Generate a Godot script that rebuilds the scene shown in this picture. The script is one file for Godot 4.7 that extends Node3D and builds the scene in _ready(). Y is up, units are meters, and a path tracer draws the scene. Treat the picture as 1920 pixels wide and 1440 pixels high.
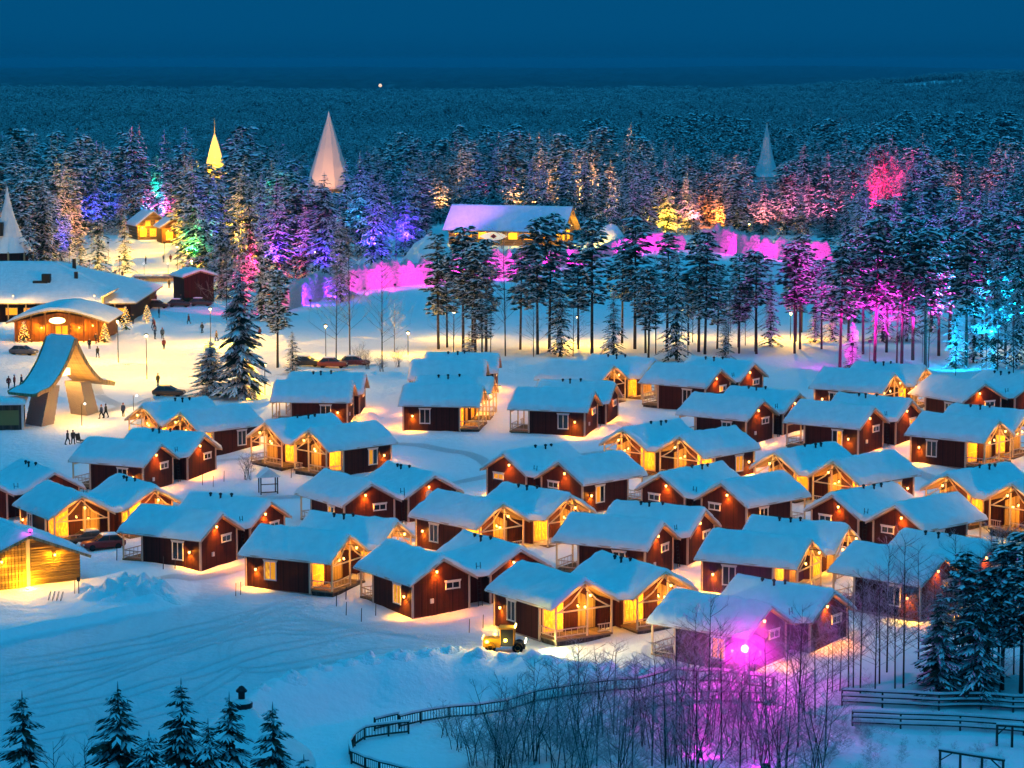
extends Node3D
# A holiday village of snow-covered twin cottages at dusk, with the forest and the lit village behind it.
# x runs to the right, y up and -z away from the camera; «depth» d below is -z. Units are metres.

const CAM_Y := 51.75
const COTTAGES := [
[-33.1, 257.1, 2.15, 29.7, 0.2, "R", 0, "dark red twin cottage beside the parked red car"],
[-20.0, 246.4, 1.93, 27.0, 0.5, "R", 1, "lit-porch twin cottage between two dark-gabled ones in the front row"],
[-9.0, 238.5, 1.59, 57.1, 0.0, "R", 0, "dark-gabled twin cottage with a white wall box, between two lit ones in front"],
[3.5, 226.9, 1.83, 56.2, 0.6, "R", 1, "twin cottage with brightly lit porches right behind the vehicle with headlights"],
[17.7, 217.5, 1.36, 38.4, 0.9, "R", 0, "dark twin cottage lit magenta by the floodlight on a pole"],
[23.3, 241.1, 2.48, 27.9, 0.7, "R", 1, "lit-porch twin cottage directly behind the magenta-lit cottage"],
[34.9, 232.2, 2.76, 44.0, -0.3, "R", 0, "twin cottage half hidden by the big spruces at the lower right edge"],
[10.1, 249.0, 2.69, 29.2, 0.4, "R", 0, "dark-gabled twin cottage behind the brightest porch of the front row"],
[-4.4, 260.4, 2.80, 47.2, 1.2, "R", 1, "lit-porch twin cottage with its second half set far back, mid village"],
[-17.5, 274.3, 2.67, 57.0, -0.9, "R", 0, "dark twin cottage with a round sign at its valley, mid village"],
[8.6, 279.8, 4.02, 134.8, 0.2, "L", 0, "dark twin cottage whose two lamp-lit gables face left over the snowy mound"],
[22.3, 293.4, 4.82, 133.2, -0.1, "L", 1, "lit twin cottage with left-facing porches behind the two dark gables mid village"],
[5.4, 322.2, 6.00, 16.7, 0.5, "R", 0, "dark twin cottage with a small tree on its porch, centre of the back row"],
[-8.6, 325.5, 6.12, 8.5, 0.2, "R", 1, "twin cottage seen along its eave, glowing lamp at its lower corner"],
[-25.2, 329.9, 6.06, 3.7, 0.6, "R", 0, "dark twin cottage in front of the parked red cars"],
[-19.6, 301.0, 4.47, 137.5, -0.1, "L", 1, "lit twin cottage with deck railings, below the dark cottage by the parked cars"],
[-36.4, 315.9, 4.53, 135.4, -0.4, "L", 1, "lit twin cottage nearest the tall lone spruce, behind the sledge"],
[-44.4, 295.1, 3.50, 25.8, 0.7, "R", 0, "dark twin cottage with two lamp-lit gables beside the snowfield with the sledge"],
[-46.9, 269.2, 2.26, 58.7, -0.3, "R", 1, "lit-porch twin cottage behind the parked red car at the left"],
[22.8, 336.6, 7.28, 35.9, 0.2, "R", 0, "dark twin cottage under the pine belt with a magenta glint on its far gable"],
[9.2, 342.3, 7.02, 35.7, 0.8, "R", 1, "lit twin cottage under the pine belt, its two porch roofs forming a V"],
[26.2, 314.4, 6.13, 37.4, -0.2, "R", 0, "dark twin cottage just behind the lit left-facing porches, right of centre"],
[38.4, 306.1, 6.30, 35.9, 0.3, "R", 0, "dark twin cottage with two lamp-lit gables below the lit V-shaped roofs"],
[44.2, 330.9, 7.33, 33.2, 0.5, "R", 1, "lit twin cottage under the magenta-lit pines"],
[56.0, 325.1, 6.97, 59.1, 0.2, "R", 0, "dark twin cottage under the cyan-lit trees at the back right"],
[51.4, 296.6, 6.10, 39.5, -0.9, "R", 1, "lit twin cottage at the right edge with a glowing corner lamp"],
[38.0, 278.0, 4.37, 137.7, -0.2, "L", 1, "lit twin cottage with left-facing porches, right of the two dark lamp-lit gables"],
[54.3, 262.9, 4.38, 139.0, 0.0, "L", 1, "lit twin cottage with left-facing porches cut by the right picture edge"],
[25.1, 268.4, 3.58, 135.0, 0.1, "L", 0, "dark left-facing twin cottage with two lamps on its gables, centre right"],
[41.4, 256.8, 3.24, 136.3, -0.3, "L", 0, "dark left-facing twin cottage above the big spruces, small white gable window"],
[-59.8, 281.7, 2.01, 58.4, 0.2, "R", 0, "dark twin cottage cut by the left picture edge, above the log barn"],
[-8.4, 345.2, 6.96, 4.1, 1.0, "R", 0, "hindmost dark twin cottage at the foot of the pine belt, seen along its eave"],
]
const BELT_TREES := [[-11.6, 409.5, 18.9, 1], [-10.3, 412, 15.4, 1], [-7.6, 404, 20.1, 1], [-6.3, 413.5, 17, 1], [-4, 402.5, 18.5, 1], [-1, 399, 19.5, 2], [1.3, 409.5, 16.4, 1], [4, 402.5, 21.8, 1], [5.8, 405.5, 22.1, 1], [7.4, 399, 12.2, 0], [10.5, 409.5, 15.6, 1], [12.4, 402, 21.4, 1], [15.6, 399, 10.1, 0], [19.4, 409.5, 21.4, 1], [22.3, 402, 16.1, 2], [24.2, 405.5, 19.2, 1], [24.9, 392.5, 16.6, 0], [29.2, 405.5, 19.1, 1], [29.9, 402, 19.7, 1], [32.4, 409.5, 13.9, 1], [33.5, 402, 11.9, 2], [36, 412, 15.4, 1], [38, 405.5, 15, 2], [41.2, 413.5, 11.5, 0], [44, 403.5, 17.6, 1], [45.5, 409.5, 15.6, 1], [48.9, 409.5, 14.7, 1], [-34.7, 383.5, 15, 1], [-36.7, 349.5, 17.6, 0], [-40.9, 351.5, 7.4, 0], [-31.9, 376.5, 6.2, 0], [-26.5, 390.5, 16.1, 2], [-24.5, 392, 20, 2], [-19.2, 383, 16.6, 2], [-18.4, 405.5, 8.4, 2], [-3.3, 399, 10.5, 2], [3.3, 397.5, 9, 2], [9.4, 399, 8.9, 2], [20.8, 403.5, 13.5, 1], [-9, 399, 12.2, 2], [27.1, 399, 9.7, 2]]
const EAST_TREES := [[48.2, 381, 18.8, 1], [49.8, 379.5, 7.2, 0], [54.3, 401, 19.4, 1], [53.5, 382.5, 22.6, 1], [58.5, 405, 18.3, 1], [57.3, 381, 20.4, 1], [60.7, 392.5, 22.2, 1], [60.8, 381, 21.1, 1], [65.6, 398.5, 20.3, 1], [64.9, 379, 10.3, 0], [69.2, 409.5, 18.9, 1], [66.7, 380.5, 21.1, 1], [71.8, 396.5, 19.6, 1], [70.7, 380.5, 17.2, 0], [74.7, 392.5, 20.6, 1], [74, 380.5, 18, 0], [77.6, 388.5, 20, 1], [69.2, 388.5, 12.8, 0], [52.1, 422, 10.4, 0], [54.7, 422, 18.2, 1], [64.2, 422, 14.8, 0], [77.2, 422, 20.8, 1], [81.6, 422, 20.8, 1], [71.1, 422, 20.8, 1], [60.3, 422, 14.8, 0], [61.2, 381, 13.3, 2], [69.8, 372.5, 12.3, 2], [72.1, 372.5, 10.8, 2], [56.3, 379.5, 15, 2]]
const WEST_TREES := [[-105, 579, 18.9, 0], [-107.4, 628.5, 20.5, 0], [-105.6, 571.5, 11.1, 0], [-109.6, 687, 14.7, 0], [-87.4, 550, 15.2, 0], [-101.4, 579, 16.6, 0], [-93.9, 567, 9.6, 0], [-83.4, 561, 12.3, 0], [-103.3, 687, 12.6, 0], [-99.8, 687, 14.7, 1], [-106.6, 784, 17.6, 0], [-94, 709, 13.7, 0], [-77, 611, 18.7, 1], [-67.1, 550, 23, 0], [-66.4, 579, 20.1, 0], [-55.9, 500, 16.4, 0], [-53.4, 500, 17.9, 0], [-52.7, 524, 21.4, 0], [-53, 550, 22.2, 0], [-48.4, 536.5, 21.4, 0], [-45.7, 550, 20.2, 1], [-42.7, 536.5, 15.4, 0], [-38, 530, 22.8, 0], [-40.8, 550, 19.7, 1], [-32.5, 494.5, 16.7, 0], [-38.8, 611, 22.4, 0], [-35.5, 611, 23.9, 0], [-30.8, 579, 21, 0], [-29.8, 594.5, 19.4, 0], [-25, 611, 20.9, 0], [-23.4, 628.5, 19.5, 0], [-25.5, 571.5, 14.6, 2], [-22.5, 579, 11.8, 2], [-20.2, 732.5, 19.7, 0], [-22.5, 687, 13.3, 1], [-17, 757.5, 17, 1], [-8, 784, 14.1, 0], [-12.8, 784, 16, 1], [-123.1, 646.5, 14.5, 0], [-133.5, 687, 15.4, 0], [-105.5, 628.5, 15.4, 1], [-100.1, 709, 14.4, 1], [-72.2, 666, 20.4, 1], [-63.2, 611, 19.9, 0], [-54.7, 628.5, 20.5, 1], [-46.9, 611, 18.7, 0], [-112.3, 732.5, 16.4, 1], [-117.9, 666, 17.7, 1], [-61, 517.5, 16.4, 0], [-48.5, 468, 15.4, 0], [-44.3, 458.5, 16, 0], [-50.4, 458.5, 11.3, 2]]
const HALL_TREES := [[6.3, 770.5, 17.7, 0], [11, 770.5, 13, 0], [18.9, 770.5, 19.6, 0], [15.7, 784, 14.1, 0], [23.9, 770.5, 14.6, 0], [29.1, 770.5, 16.2, 0], [31.2, 762.5, 11.3, 0], [25.4, 752, 10.3, 0], [40.8, 687, 17.9, 0], [39.7, 732.5, 13.4, 1], [34.1, 757.5, 17, 1], [0, 798, 15.4, 1], [-4.1, 798, 13.8, 1], [47.9, 709, 14.4, 1], [54.5, 720.5, 11, 0], [56.6, 709, 13, 0], [63.8, 709, 17.3, 1], [66.1, 687, 15.4, 0], [72.4, 687, 16.8, 1], [78, 687, 15.4, 0], [82.9, 687, 22.1, 0], [88.5, 687, 19.6, 1], [90.6, 666, 16.3, 0], [93.4, 656.5, 24.1, 2], [94.7, 656.5, 20.7, 2], [102.2, 666, 21.5, 0], [110.3, 687, 18.2, 1], [119.6, 709, 15.9, 0], [128.8, 732.5, 20.6, 0], [129.1, 709, 17.3, 1], [138.1, 732.5, 19.4, 0], [137.8, 709, 18.8, 0], [96.6, 646.5, 15.8, 0], [102.9, 628.5, 12.8, 0], [111.9, 628.5, 12.8, 1], [116.4, 611, 13.7, 0], [82.4, 628.5, 12.8, 0], [75.9, 628.5, 12.8, 1], [73.6, 666, 12.2, 0], [59, 687, 12.6, 0], [47.8, 687, 9.8, 0], [35.5, 709, 10.1, 0], [99.6, 579, 11.8, 0], [90.2, 579, 11.8, 1], [104, 564, 12.7, 0], [80.7, 579, 11.8, 1], [121.4, 611, 16.2, 0]]
const FRONT_TREES := [[-31.7, 165, 16, 0], [-25.5, 165, 16.6, 0], [-21.4, 165, 16.8, 0], [-18.3, 165, 15.9, 0], [-15.5, 165, 15.1, 0], [-29.6, 165, 12.9, 2], [-27.8, 165, 13, 2], [-13.1, 160, 13.1, 0], [-23.1, 162, 14.4, 0], [-19.1, 160, 15.6, 0]]
const SLOPE_TREES := [[36.7, 208.5, 11.4, 1], [40, 208, 12.5, 1], [38.8, 208.5, 10, 1], [41.4, 207.5, 13.6, 1], [42.6, 206.5, 13.9, 1], [34.8, 208, 8.2, 0], [31.2, 212.5, 11.2, 2], [34.3, 215.5, 10, 2], [34.4, 209, 9.9, 2], [36.6, 211, 12, 2], [38.5, 213, 9.6, 2], [38.2, 208, 11.6, 2], [40.3, 209.5, 12.7, 2], [26.8, 208.5, 6.4, 2], [27.5, 208.5, 9, 2], [28.4, 208, 10.1, 2], [29.6, 208, 8.8, 2], [31.3, 208.5, 9.3, 2], [32, 208.5, 12.8, 2], [36.3, 213.5, 7.7, 2], [27.9, 208.5, 8.5, 2], [26.2, 208.5, 5.1, 2], [37.8, 207.5, 8.9, 0], [30.1, 209, 9.9, 2]]
const THICKET_TREES := [[7.7, 206, 8, 2], [5.5, 203, 8, 2], [1, 199, 8, 2], [-0.8, 195, 8, 2], [7.6, 191, 8, 2], [14.2, 206, 8, 2], [16.1, 203, 8, 2], [1.7, 199, 6, 2], [3.7, 195, 7.5, 2], [5.6, 191, 8, 2], [9.5, 206, 4.5, 2], [11, 203, 8, 2], [12, 199, 8, 2], [13, 195, 8, 2], [13.9, 191, 8, 2], [17.2, 206, 7.3, 2], [18, 203, 7.1, 2], [19.1, 199, 8, 2], [19.9, 195, 8, 2], [20.7, 191, 8, 2], [23.6, 206, 6.4, 2], [-4.2, 203, 3.1, 2], [-2.5, 199, 5.2, 2], [0, 195, 6.8, 2], [23.1, 191, 8, 2], [-5.2, 206, 3, 2]]
const TALL_THICKET := [[8.2, 206, 7.9, 2], [5.3, 204, 8.7, 2], [14.5, 205, 10.8, 2], [15.6, 203, 12.3, 2], [13, 201, 10.3, 2], [16.4, 199, 11.2, 2], [10.9, 198, 10.3, 2], [19.1, 204, 8, 2], [20, 200, 10, 2], [22, 205, 9.5, 2], [22.7, 202, 11.6, 2], [24.5, 206, 8.5, 2], [9.2, 195, 9.5, 2], [14, 192, 10.7, 2], [17.3, 193, 9.1, 2], [11.5, 190, 10.5, 2], [6.6, 198, 8.7, 2], [3.6, 203, 7.7, 2], [1.7, 200, 8, 2], [24.5, 199, 9.8, 2]]
const CREST := [[-60, 150], [-40, 165], [-29, 186], [-24, 200], [-20.3, 211.2], [-16, 215], [-11.8, 218.3], [-5, 219.3], [0, 217.2], [6, 213.5], [12, 211.5], [20, 210.5], [30, 209.5], [45, 209], [80, 209]]

var rng := RandomNumberGenerator.new()
var bumps := FastNoiseLite.new()
var lumps := FastNoiseLite.new()
var M := {}
var used := {}


class Shape:
	var v := PackedVector3Array()
	var n := PackedVector3Array()
	var c := PackedColorArray()

	func tri(a: Vector3, b: Vector3, d: Vector3, col = null):
		v.append(a); v.append(b); v.append(d)
		if col != null:
			c.append(col); c.append(col); c.append(col)

	func quad(a: Vector3, b: Vector3, d: Vector3, e: Vector3, col = null):
		tri(a, b, d, col); tri(a, d, e, col)

	# a quad whose front turns away from «inside»
	func face(a: Vector3, b: Vector3, d: Vector3, e: Vector3, inside: Vector3, col = null):
		if (b - a).cross(d - a).dot((a + b + d + e) / 4.0 - inside) > 0.0:
			quad(a, e, d, b, col)
		else:
			quad(a, b, d, e, col)

	func hexa(p: Array, col = null):
		var m := Vector3.ZERO
		for q in p: m += q
		m /= 8.0
		for f in [[0, 1, 2, 3], [4, 5, 6, 7], [0, 1, 5, 4], [1, 2, 6, 5], [2, 3, 7, 6], [3, 0, 4, 7]]:
			face(p[f[0]], p[f[1]], p[f[2]], p[f[3]], m, col)

	func box(at: Vector3, size: Vector3, col = null, turn := Basis.IDENTITY):
		var p := []
		for y in [-0.5, 0.5]:
			for q in [[-0.5, -0.5], [0.5, -0.5], [0.5, 0.5], [-0.5, 0.5]]:
				p.append(at + turn * (size * Vector3(q[0], y, q[1])))
		hexa(p, col)

	# a beam from a to b, w wide and h high
	func bar(a: Vector3, b: Vector3, w: float, h: float, col = null, up := Vector3.UP):
		var t := (b - a).normalized()
		var s := t.cross(up)
		if s.length() < 0.01: s = t.cross(Vector3.RIGHT)
		s = s.normalized() * w * 0.5
		var u := s.cross(t).normalized() * h * 0.5
		hexa([a - s - u, a + s - u, a + s + u, a - s + u, b - s - u, b + s - u, b + s + u, b - s + u], col)

	# a flat convex outline pushed along «way»
	func prism(p: Array, way: Vector3, col = null):
		var m: Vector3 = way * 0.5
		for q in p: m += q / float(p.size())
		for i in range(1, p.size() - 1):
			face(p[0], p[i], p[i + 1], p[i + 1], m, col)
			face(p[0] + way, p[i] + way, p[i + 1] + way, p[i + 1] + way, m, col)
		for i in p.size():
			var q = p[(i + 1) % p.size()]
			face(p[i], q, q + way, p[i] + way, m, col)

	func tube(p: Array, r: Array, sides := 6, col = null):
		var old := []
		for i in p.size():
			var t: Vector3 = (p[min(i + 1, p.size() - 1)] - p[max(i - 1, 0)]).normalized()
			var s := t.cross(Vector3(0.31, 0.05, 0.95))
			if s.length() < 0.05: s = t.cross(Vector3.UP)
			s = s.normalized()
			var u := t.cross(s)
			var ring := []
			for k in sides:
				var a := TAU * k / sides
				ring.append(p[i] + (s * cos(a) + u * sin(a)) * r[i])
			if i > 0:
				for k in sides:
					var j := (k + 1) % sides
					face(old[k], old[j], ring[j], ring[k], (p[i] + p[i - 1]) * 0.5, col)
			old = ring
		for k in range(1, sides - 1):
			tri(old[0], old[k + 1], old[k], col)

	# a body turned round the y axis at «at»: profile of [radius, height]
	func lathe(at: Vector3, prof: Array, sides := 16, col = null):
		for i in range(1, prof.size()):
			for k in sides:
				var a := TAU * k / sides
				var b := TAU * (k + 1) / sides
				var ra := Vector3(cos(a), 0, sin(a))
				var rb := Vector3(cos(b), 0, sin(b))
				var lo := Vector3(0, prof[i - 1][1], 0)
				var hi := Vector3(0, prof[i][1], 0)
				face(at + lo + ra * prof[i - 1][0], at + lo + rb * prof[i - 1][0], at + hi + rb * prof[i][0], at + hi + ra * prof[i][0], at + (lo + hi) * 0.5, col)

	# smooth grid: rows of points
	func sheet(rows: Array, cols = null, flip := false):
		var nr := rows.size()
		var nc: int = rows[0].size()
		var nm := []
		for i in nr:
			var line := PackedVector3Array()
			for j in nc:
				var a: Vector3 = rows[min(i + 1, nr - 1)][j] - rows[max(i - 1, 0)][j]
				var b: Vector3 = rows[i][min(j + 1, nc - 1)] - rows[i][max(j - 1, 0)]
				line.append((b.cross(a) if flip else a.cross(b)).normalized())
			nm.append(line)
		for i in nr - 1:
			for j in nc - 1:
				var q := [[i, j], [i + 1, j], [i + 1, j + 1], [i, j], [i + 1, j + 1], [i, j + 1]]
				if not flip: q = [[i, j], [i + 1, j + 1], [i + 1, j], [i, j], [i, j + 1], [i + 1, j + 1]]
				for k in q:
					v.append(rows[k[0]][k[1]]); n.append(nm[k[0]][k[1]])
					if cols != null: c.append(cols[k[0]][k[1]])

	func mesh() -> ArrayMesh:
		var a := []
		a.resize(Mesh.ARRAY_MAX)
		a[Mesh.ARRAY_VERTEX] = v
		if n.size() == v.size(): a[Mesh.ARRAY_NORMAL] = n
		if c.size() == v.size(): a[Mesh.ARRAY_COLOR] = c
		var m := ArrayMesh.new()
		m.add_surface_from_arrays(Mesh.PRIMITIVE_TRIANGLES, a)
		return m


func lin(r: float, g: float, b: float) -> Color:
	return Color(r, g, b).linear_to_srgb()


func numbered(called: String) -> String:
	var k: int = used.get(called, 0)
	used[called] = k + 1
	return called if k == 0 else "%s_%03d" % [called, k]


func tag(o: Node3D, label := "", category := "", group := "", kind := ""):
	if label: o.set_meta("label", label)
	if category: o.set_meta("category", category)
	if group: o.set_meta("group", group)
	if kind: o.set_meta("kind", kind)
	return o


func thing(called: String, label: String, category: String, at := Vector3.ZERO, turn := 0.0, group := "") -> Node3D:
	var o := Node3D.new()
	o.name = numbered(called)
	add_child(o)
	o.position = at
	o.rotation.y = turn
	tag(o, label, category, group)
	return o


func copy(o: Node3D, at: Vector3, turn := 0.0, size := 1.0, label := "", called := "") -> Node3D:
	var r: Node3D = o.duplicate()
	r.name = numbered(called if called else String(o.get_meta("stem")))
	add_child(r)
	r.position = at
	r.rotation.y = turn
	r.scale = Vector3.ONE * size
	if label: r.set_meta("label", label)
	return r


func put(called: String, m: Mesh, material: Material, parent: Node3D) -> MeshInstance3D:
	var o := MeshInstance3D.new()
	o.name = called if parent != self else numbered(called)
	o.mesh = m
	o.material_override = material
	parent.add_child(o, true)
	return o


func build(called: String, s: Shape, material: Material, parent: Node3D = self) -> MeshInstance3D:
	return put(called, s.mesh(), material, parent)


func boxed(called: String, at: Vector3, size: Vector3, material: Material, parent: Node3D, turn := Basis.IDENTITY) -> MeshInstance3D:
	var s := Shape.new()
	s.box(at, size, null, turn)
	return build(called, s, material, parent)


func omni(parent: Node3D, at: Vector3, col: Color, energy: float, size := 0.05):
	var l := OmniLight3D.new()
	l.name = "glow"
	l.light_color = col
	l.light_energy = energy
	l.light_size = size
	l.omni_range = 60.0
	l.omni_attenuation = 2.0
	l.shadow_enabled = true
	parent.add_child(l, true)
	l.position = at
	return l


func spot(parent: Node3D, at: Vector3, towards: Vector3, col: Color, energy: float, angle := 30.0):
	var l := SpotLight3D.new()
	l.name = "beam"
	l.light_color = col
	l.light_energy = energy
	l.light_size = 0.15
	l.spot_range = 90.0
	l.spot_attenuation = 2.0
	l.spot_angle = angle
	l.spot_angle_attenuation = 0.6
	l.shadow_enabled = true
	parent.add_child(l, true)
	l.transform = Transform3D(Basis.looking_at((towards - at).normalized(), Vector3.UP if abs((towards - at).normalized().y) < 0.98 else Vector3.RIGHT), at)
	return l


func paint(col: Color, rough := 0.8, metal := 0.0) -> StandardMaterial3D:
	var m := StandardMaterial3D.new()
	m.albedo_color = col
	m.roughness = rough
	m.metallic = metal
	m.metallic_specular = 0.3
	return m


func glowing(col: Color, energy: float) -> StandardMaterial3D:
	var m := paint(col)
	m.emission_enabled = true
	m.emission = col
	m.emission_energy_multiplier = energy
	return m


func relief(m: StandardMaterial3D, t: Texture2D, scale: Vector3, cm: float, world := false):
	m.uv1_triplanar = true
	m.uv1_world_triplanar = world
	m.uv1_scale = scale
	m.heightmap_enabled = true
	m.heightmap_texture = t
	m.heightmap_scale = cm


func toned(t: NoiseTexture2D) -> NoiseTexture2D:
	var g := Gradient.new()
	g.set_color(0, Color(0.92, 0.925, 0.935))
	g.set_color(1, Color(1, 1, 1))
	t.color_ramp = g
	return t


func noise_tex(freq: float, seed_: int, size := 512, octaves := 4) -> NoiseTexture2D:
	var f := FastNoiseLite.new()
	f.noise_type = FastNoiseLite.TYPE_SIMPLEX_SMOOTH
	f.frequency = freq
	f.seed = seed_
	f.fractal_octaves = octaves
	var t := NoiseTexture2D.new()
	t.width = size
	t.height = size
	t.seamless = true
	t.noise = f
	return t


# boards or logs side by side: grey tone and height across x
func boards(count: int, size: int, gap: float, seed_: int, along_y := false) -> Array:
	rng.seed = seed_
	var tone := Image.create(size, size, false, Image.FORMAT_RGB8)
	var high := Image.create(size, size, false, Image.FORMAT_RGB8)
	var each := []
	for i in count: each.append(rng.randf_range(0.72, 1.0))
	var f := FastNoiseLite.new()
	f.seed = seed_
	f.frequency = 0.05
	for x in size:
		var p := float(x) / size * count
		var b := int(p)
		var e: float = min(p - b, 1.0 - p + b)
		var h: float = clamp(e / gap, 0.0, 1.0)
		for y in size:
			var g: float = each[b] * (0.86 + 0.14 * f.get_noise_2d(x * 3.0, y * 0.35)) * lerp(0.55, 1.0, h)
			if along_y:
				tone.set_pixel(y, x, Color(g, g, g)); high.set_pixel(y, x, Color(h, h, h))
			else:
				tone.set_pixel(x, y, Color(g, g, g)); high.set_pixel(x, y, Color(h, h, h))
	return [ImageTexture.create_from_image(tone), ImageTexture.create_from_image(high)]


func boarded(m: StandardMaterial3D, pair: Array, scale: float, cm: float):
	m.albedo_texture = pair[0]
	relief(m, pair[1], Vector3.ONE * scale, cm)


func make_materials():
	var soft := noise_tex(0.03, 4)
	var grain := noise_tex(0.012, 9, 512, 5)
	M.snow = paint(lin(0.80, 0.82, 0.84), 0.7)
	relief(M.snow, soft, Vector3.ONE * 0.22, 9.0, true)
	M.roof_snow = paint(lin(0.84, 0.85, 0.86), 0.75)
	M.roof_snow.albedo_texture = toned(noise_tex(0.008, 17, 512, 5))
	relief(M.roof_snow, grain, Vector3.ONE * 0.16, 7.0, true)
	M.ground = paint(Color.WHITE, 0.75)
	M.ground.vertex_color_use_as_albedo = true
	relief(M.ground, grain, Vector3.ONE * 0.11, 10.0, true)
	M.path = paint(lin(0.70, 0.70, 0.72), 0.8)
	relief(M.path, soft, Vector3.ONE * 0.5, 14.0, true)
	M.rut = paint(lin(0.64, 0.64, 0.67), 0.7)
	relief(M.rut, soft, Vector3.ONE * 0.4, 6.0, true)
	var b := boards(10, 256, 0.14, 21)
	M.red = paint(lin(0.085, 0.018, 0.014), 0.75)
	boarded(M.red, b, 0.6, 3.0)
	M.dark_red = paint(lin(0.07, 0.014, 0.014), 0.8)
	boarded(M.dark_red, b, 0.55, 3.0)
	M.wood = paint(lin(0.62, 0.44, 0.22), 0.7)
	boarded(M.wood, boards(8, 256, 0.08, 5), 0.7, 1.5)
	M.deck = paint(lin(0.40, 0.29, 0.17), 0.8)
	boarded(M.deck, boards(8, 256, 0.1, 8, true), 0.8, 2.0)
	M.trim = paint(lin(0.52, 0.42, 0.34), 0.6)
	M.pale_wood = paint(lin(0.70, 0.54, 0.32), 0.65)
	M.white = paint(lin(0.72, 0.70, 0.68), 0.6)
	M.log = paint(lin(0.42, 0.26, 0.10), 0.75)
	boarded(M.log, boards(3, 128, 0.1, 31, true), 1.3, 1.0)
	M.orange_log = paint(lin(0.34, 0.13, 0.04), 0.7)
	boarded(M.orange_log, boards(10, 256, 0.2, 33), 0.5, 4.0)
	M.old_wood = paint(lin(0.15, 0.125, 0.11), 0.85)
	boarded(M.old_wood, boards(4, 128, 0.1, 12), 1.0, 1.5)
	M.iron = paint(lin(0.02, 0.022, 0.025), 0.5, 0.3)
	M.stone = paint(lin(0.30, 0.26, 0.25), 0.9)
	relief(M.stone, soft, Vector3.ONE * 0.35, 14.0)
	M.glass = paint(lin(0.02, 0.025, 0.03), 0.08)
	M.glass.metallic_specular = 0.6
	M.lit_pane = glowing(lin(1.0, 0.44, 0.03), 1.7)
	var fold := Image.create(128, 128, false, Image.FORMAT_RGB8)
	var ff := FastNoiseLite.new()
	ff.frequency = 0.03
	ff.seed = 3
	for x in 128:
		for y in 128:
			var g: float = clamp(0.66 + 0.20 * sin(x * 0.78 + 2.0 * ff.get_noise_2d(x, y * 0.3)) + 0.55 * ff.get_noise_2d(x * 1.3 + 400.0, y * 1.0), 0.12, 1.0)
			fold.set_pixel(x, y, Color(g, g * g * 0.15 + g * 0.82, g))
	M.lit_pane.emission_texture = ImageTexture.create_from_image(fold)
	M.lit_pane.emission_operator = BaseMaterial3D.EMISSION_OP_MULTIPLY
	M.lit_pane.uv1_triplanar = true
	M.lit_pane.uv1_scale = Vector3(0.55, 0.35, 0.55)
	M.dim_pane = glowing(lin(1.0, 0.36, 0.02), 0.6)
	M.bulb = glowing(lin(1.0, 0.55, 0.15), 7.0)
	M.hot_bulb = glowing(lin(1.0, 0.72, 0.3), 12.0)
	M.bark = paint(lin(0.045, 0.034, 0.030), 0.95)
	relief(M.bark, soft, Vector3(2.0, 0.5, 2.0), 3.0)
	M.leaf = paint(Color.WHITE, 0.85)
	M.leaf.vertex_color_use_as_albedo = true
	M.twig = paint(Color.WHITE, 0.9)
	M.twig.vertex_color_use_as_albedo = true
	M.cloth = paint(Color.WHITE, 0.9)
	M.cloth.vertex_color_use_as_albedo = true
	M.ice = paint(lin(0.50, 0.50, 0.55), 0.4)
	relief(M.ice, grain, Vector3.ONE * 0.22, 60.0, true)
	M.canvas = paint(lin(0.78, 0.70, 0.64), 0.7)
	M.tyre = paint(lin(0.012, 0.012, 0.013), 0.8)


# ---- the lie of the land -------------------------------------------------------------------------------------------------

func smooth(t: float) -> float:
	t = clamp(t, 0.0, 1.0)
	return t * t * (3.0 - 2.0 * t)


func slope(x: float, d: float) -> float:
	var v: float = -0.15 + 0.047 * (min(d, 350.0) - 195.5) + 0.016 * x * clamp((420.0 - d) / 120.0, 0.0, 1.0)
	return lerp(v, 6.5, smooth((d - 330.0) / 120.0))


func crest_at(x: float) -> float:
	for i in range(1, CREST.size()):
		if x < CREST[i][0]:
			return lerp(float(CREST[i - 1][1]), float(CREST[i][1]), clamp((x - CREST[i - 1][0]) / (CREST[i][0] - CREST[i - 1][0]), 0.0, 1.0))
	return 209.0


var spread := []     # how far each cottage stands above or below the even slope


func land(x: float, d: float) -> float:
	var v := slope(x, d)
	if d > 205.0 and d < 375.0:
		var sum := 0.0
		var w := 0.15
		for s in spread:
			var q: float = (s[0] - x) * (s[0] - x) + (s[1] - d) * (s[1] - d)
			if q < 900.0:
				var e := exp(-q / 162.0)
				w += e; sum += e * s[2]
		v += sum / w
	if d < 225.0:
		v -= 2.8 * smooth((crest_at(x) - d) / 7.0)
	if d > 1000.0:
		var far := smooth((d - 1000.0) / 1500.0)
		v = lerp(v, 2.0 + bumps.get_noise_2d(x * 0.02, d * 0.012) * 9.0 * smooth((d - 1500.0) / 3000.0), far)
		var hx := (x - 830.0 * d / 4000.0) / 330.0
		var hd := (d - 4100.0) / 900.0
		v += 24.0 * exp(-hx * hx - hd * hd)
		v += 26.0 * smooth((d - 9000.0) / 5000.0) * (0.5 + bumps.get_noise_2d(x * 0.004 + 300.0, 5.0))
	return v


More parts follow.
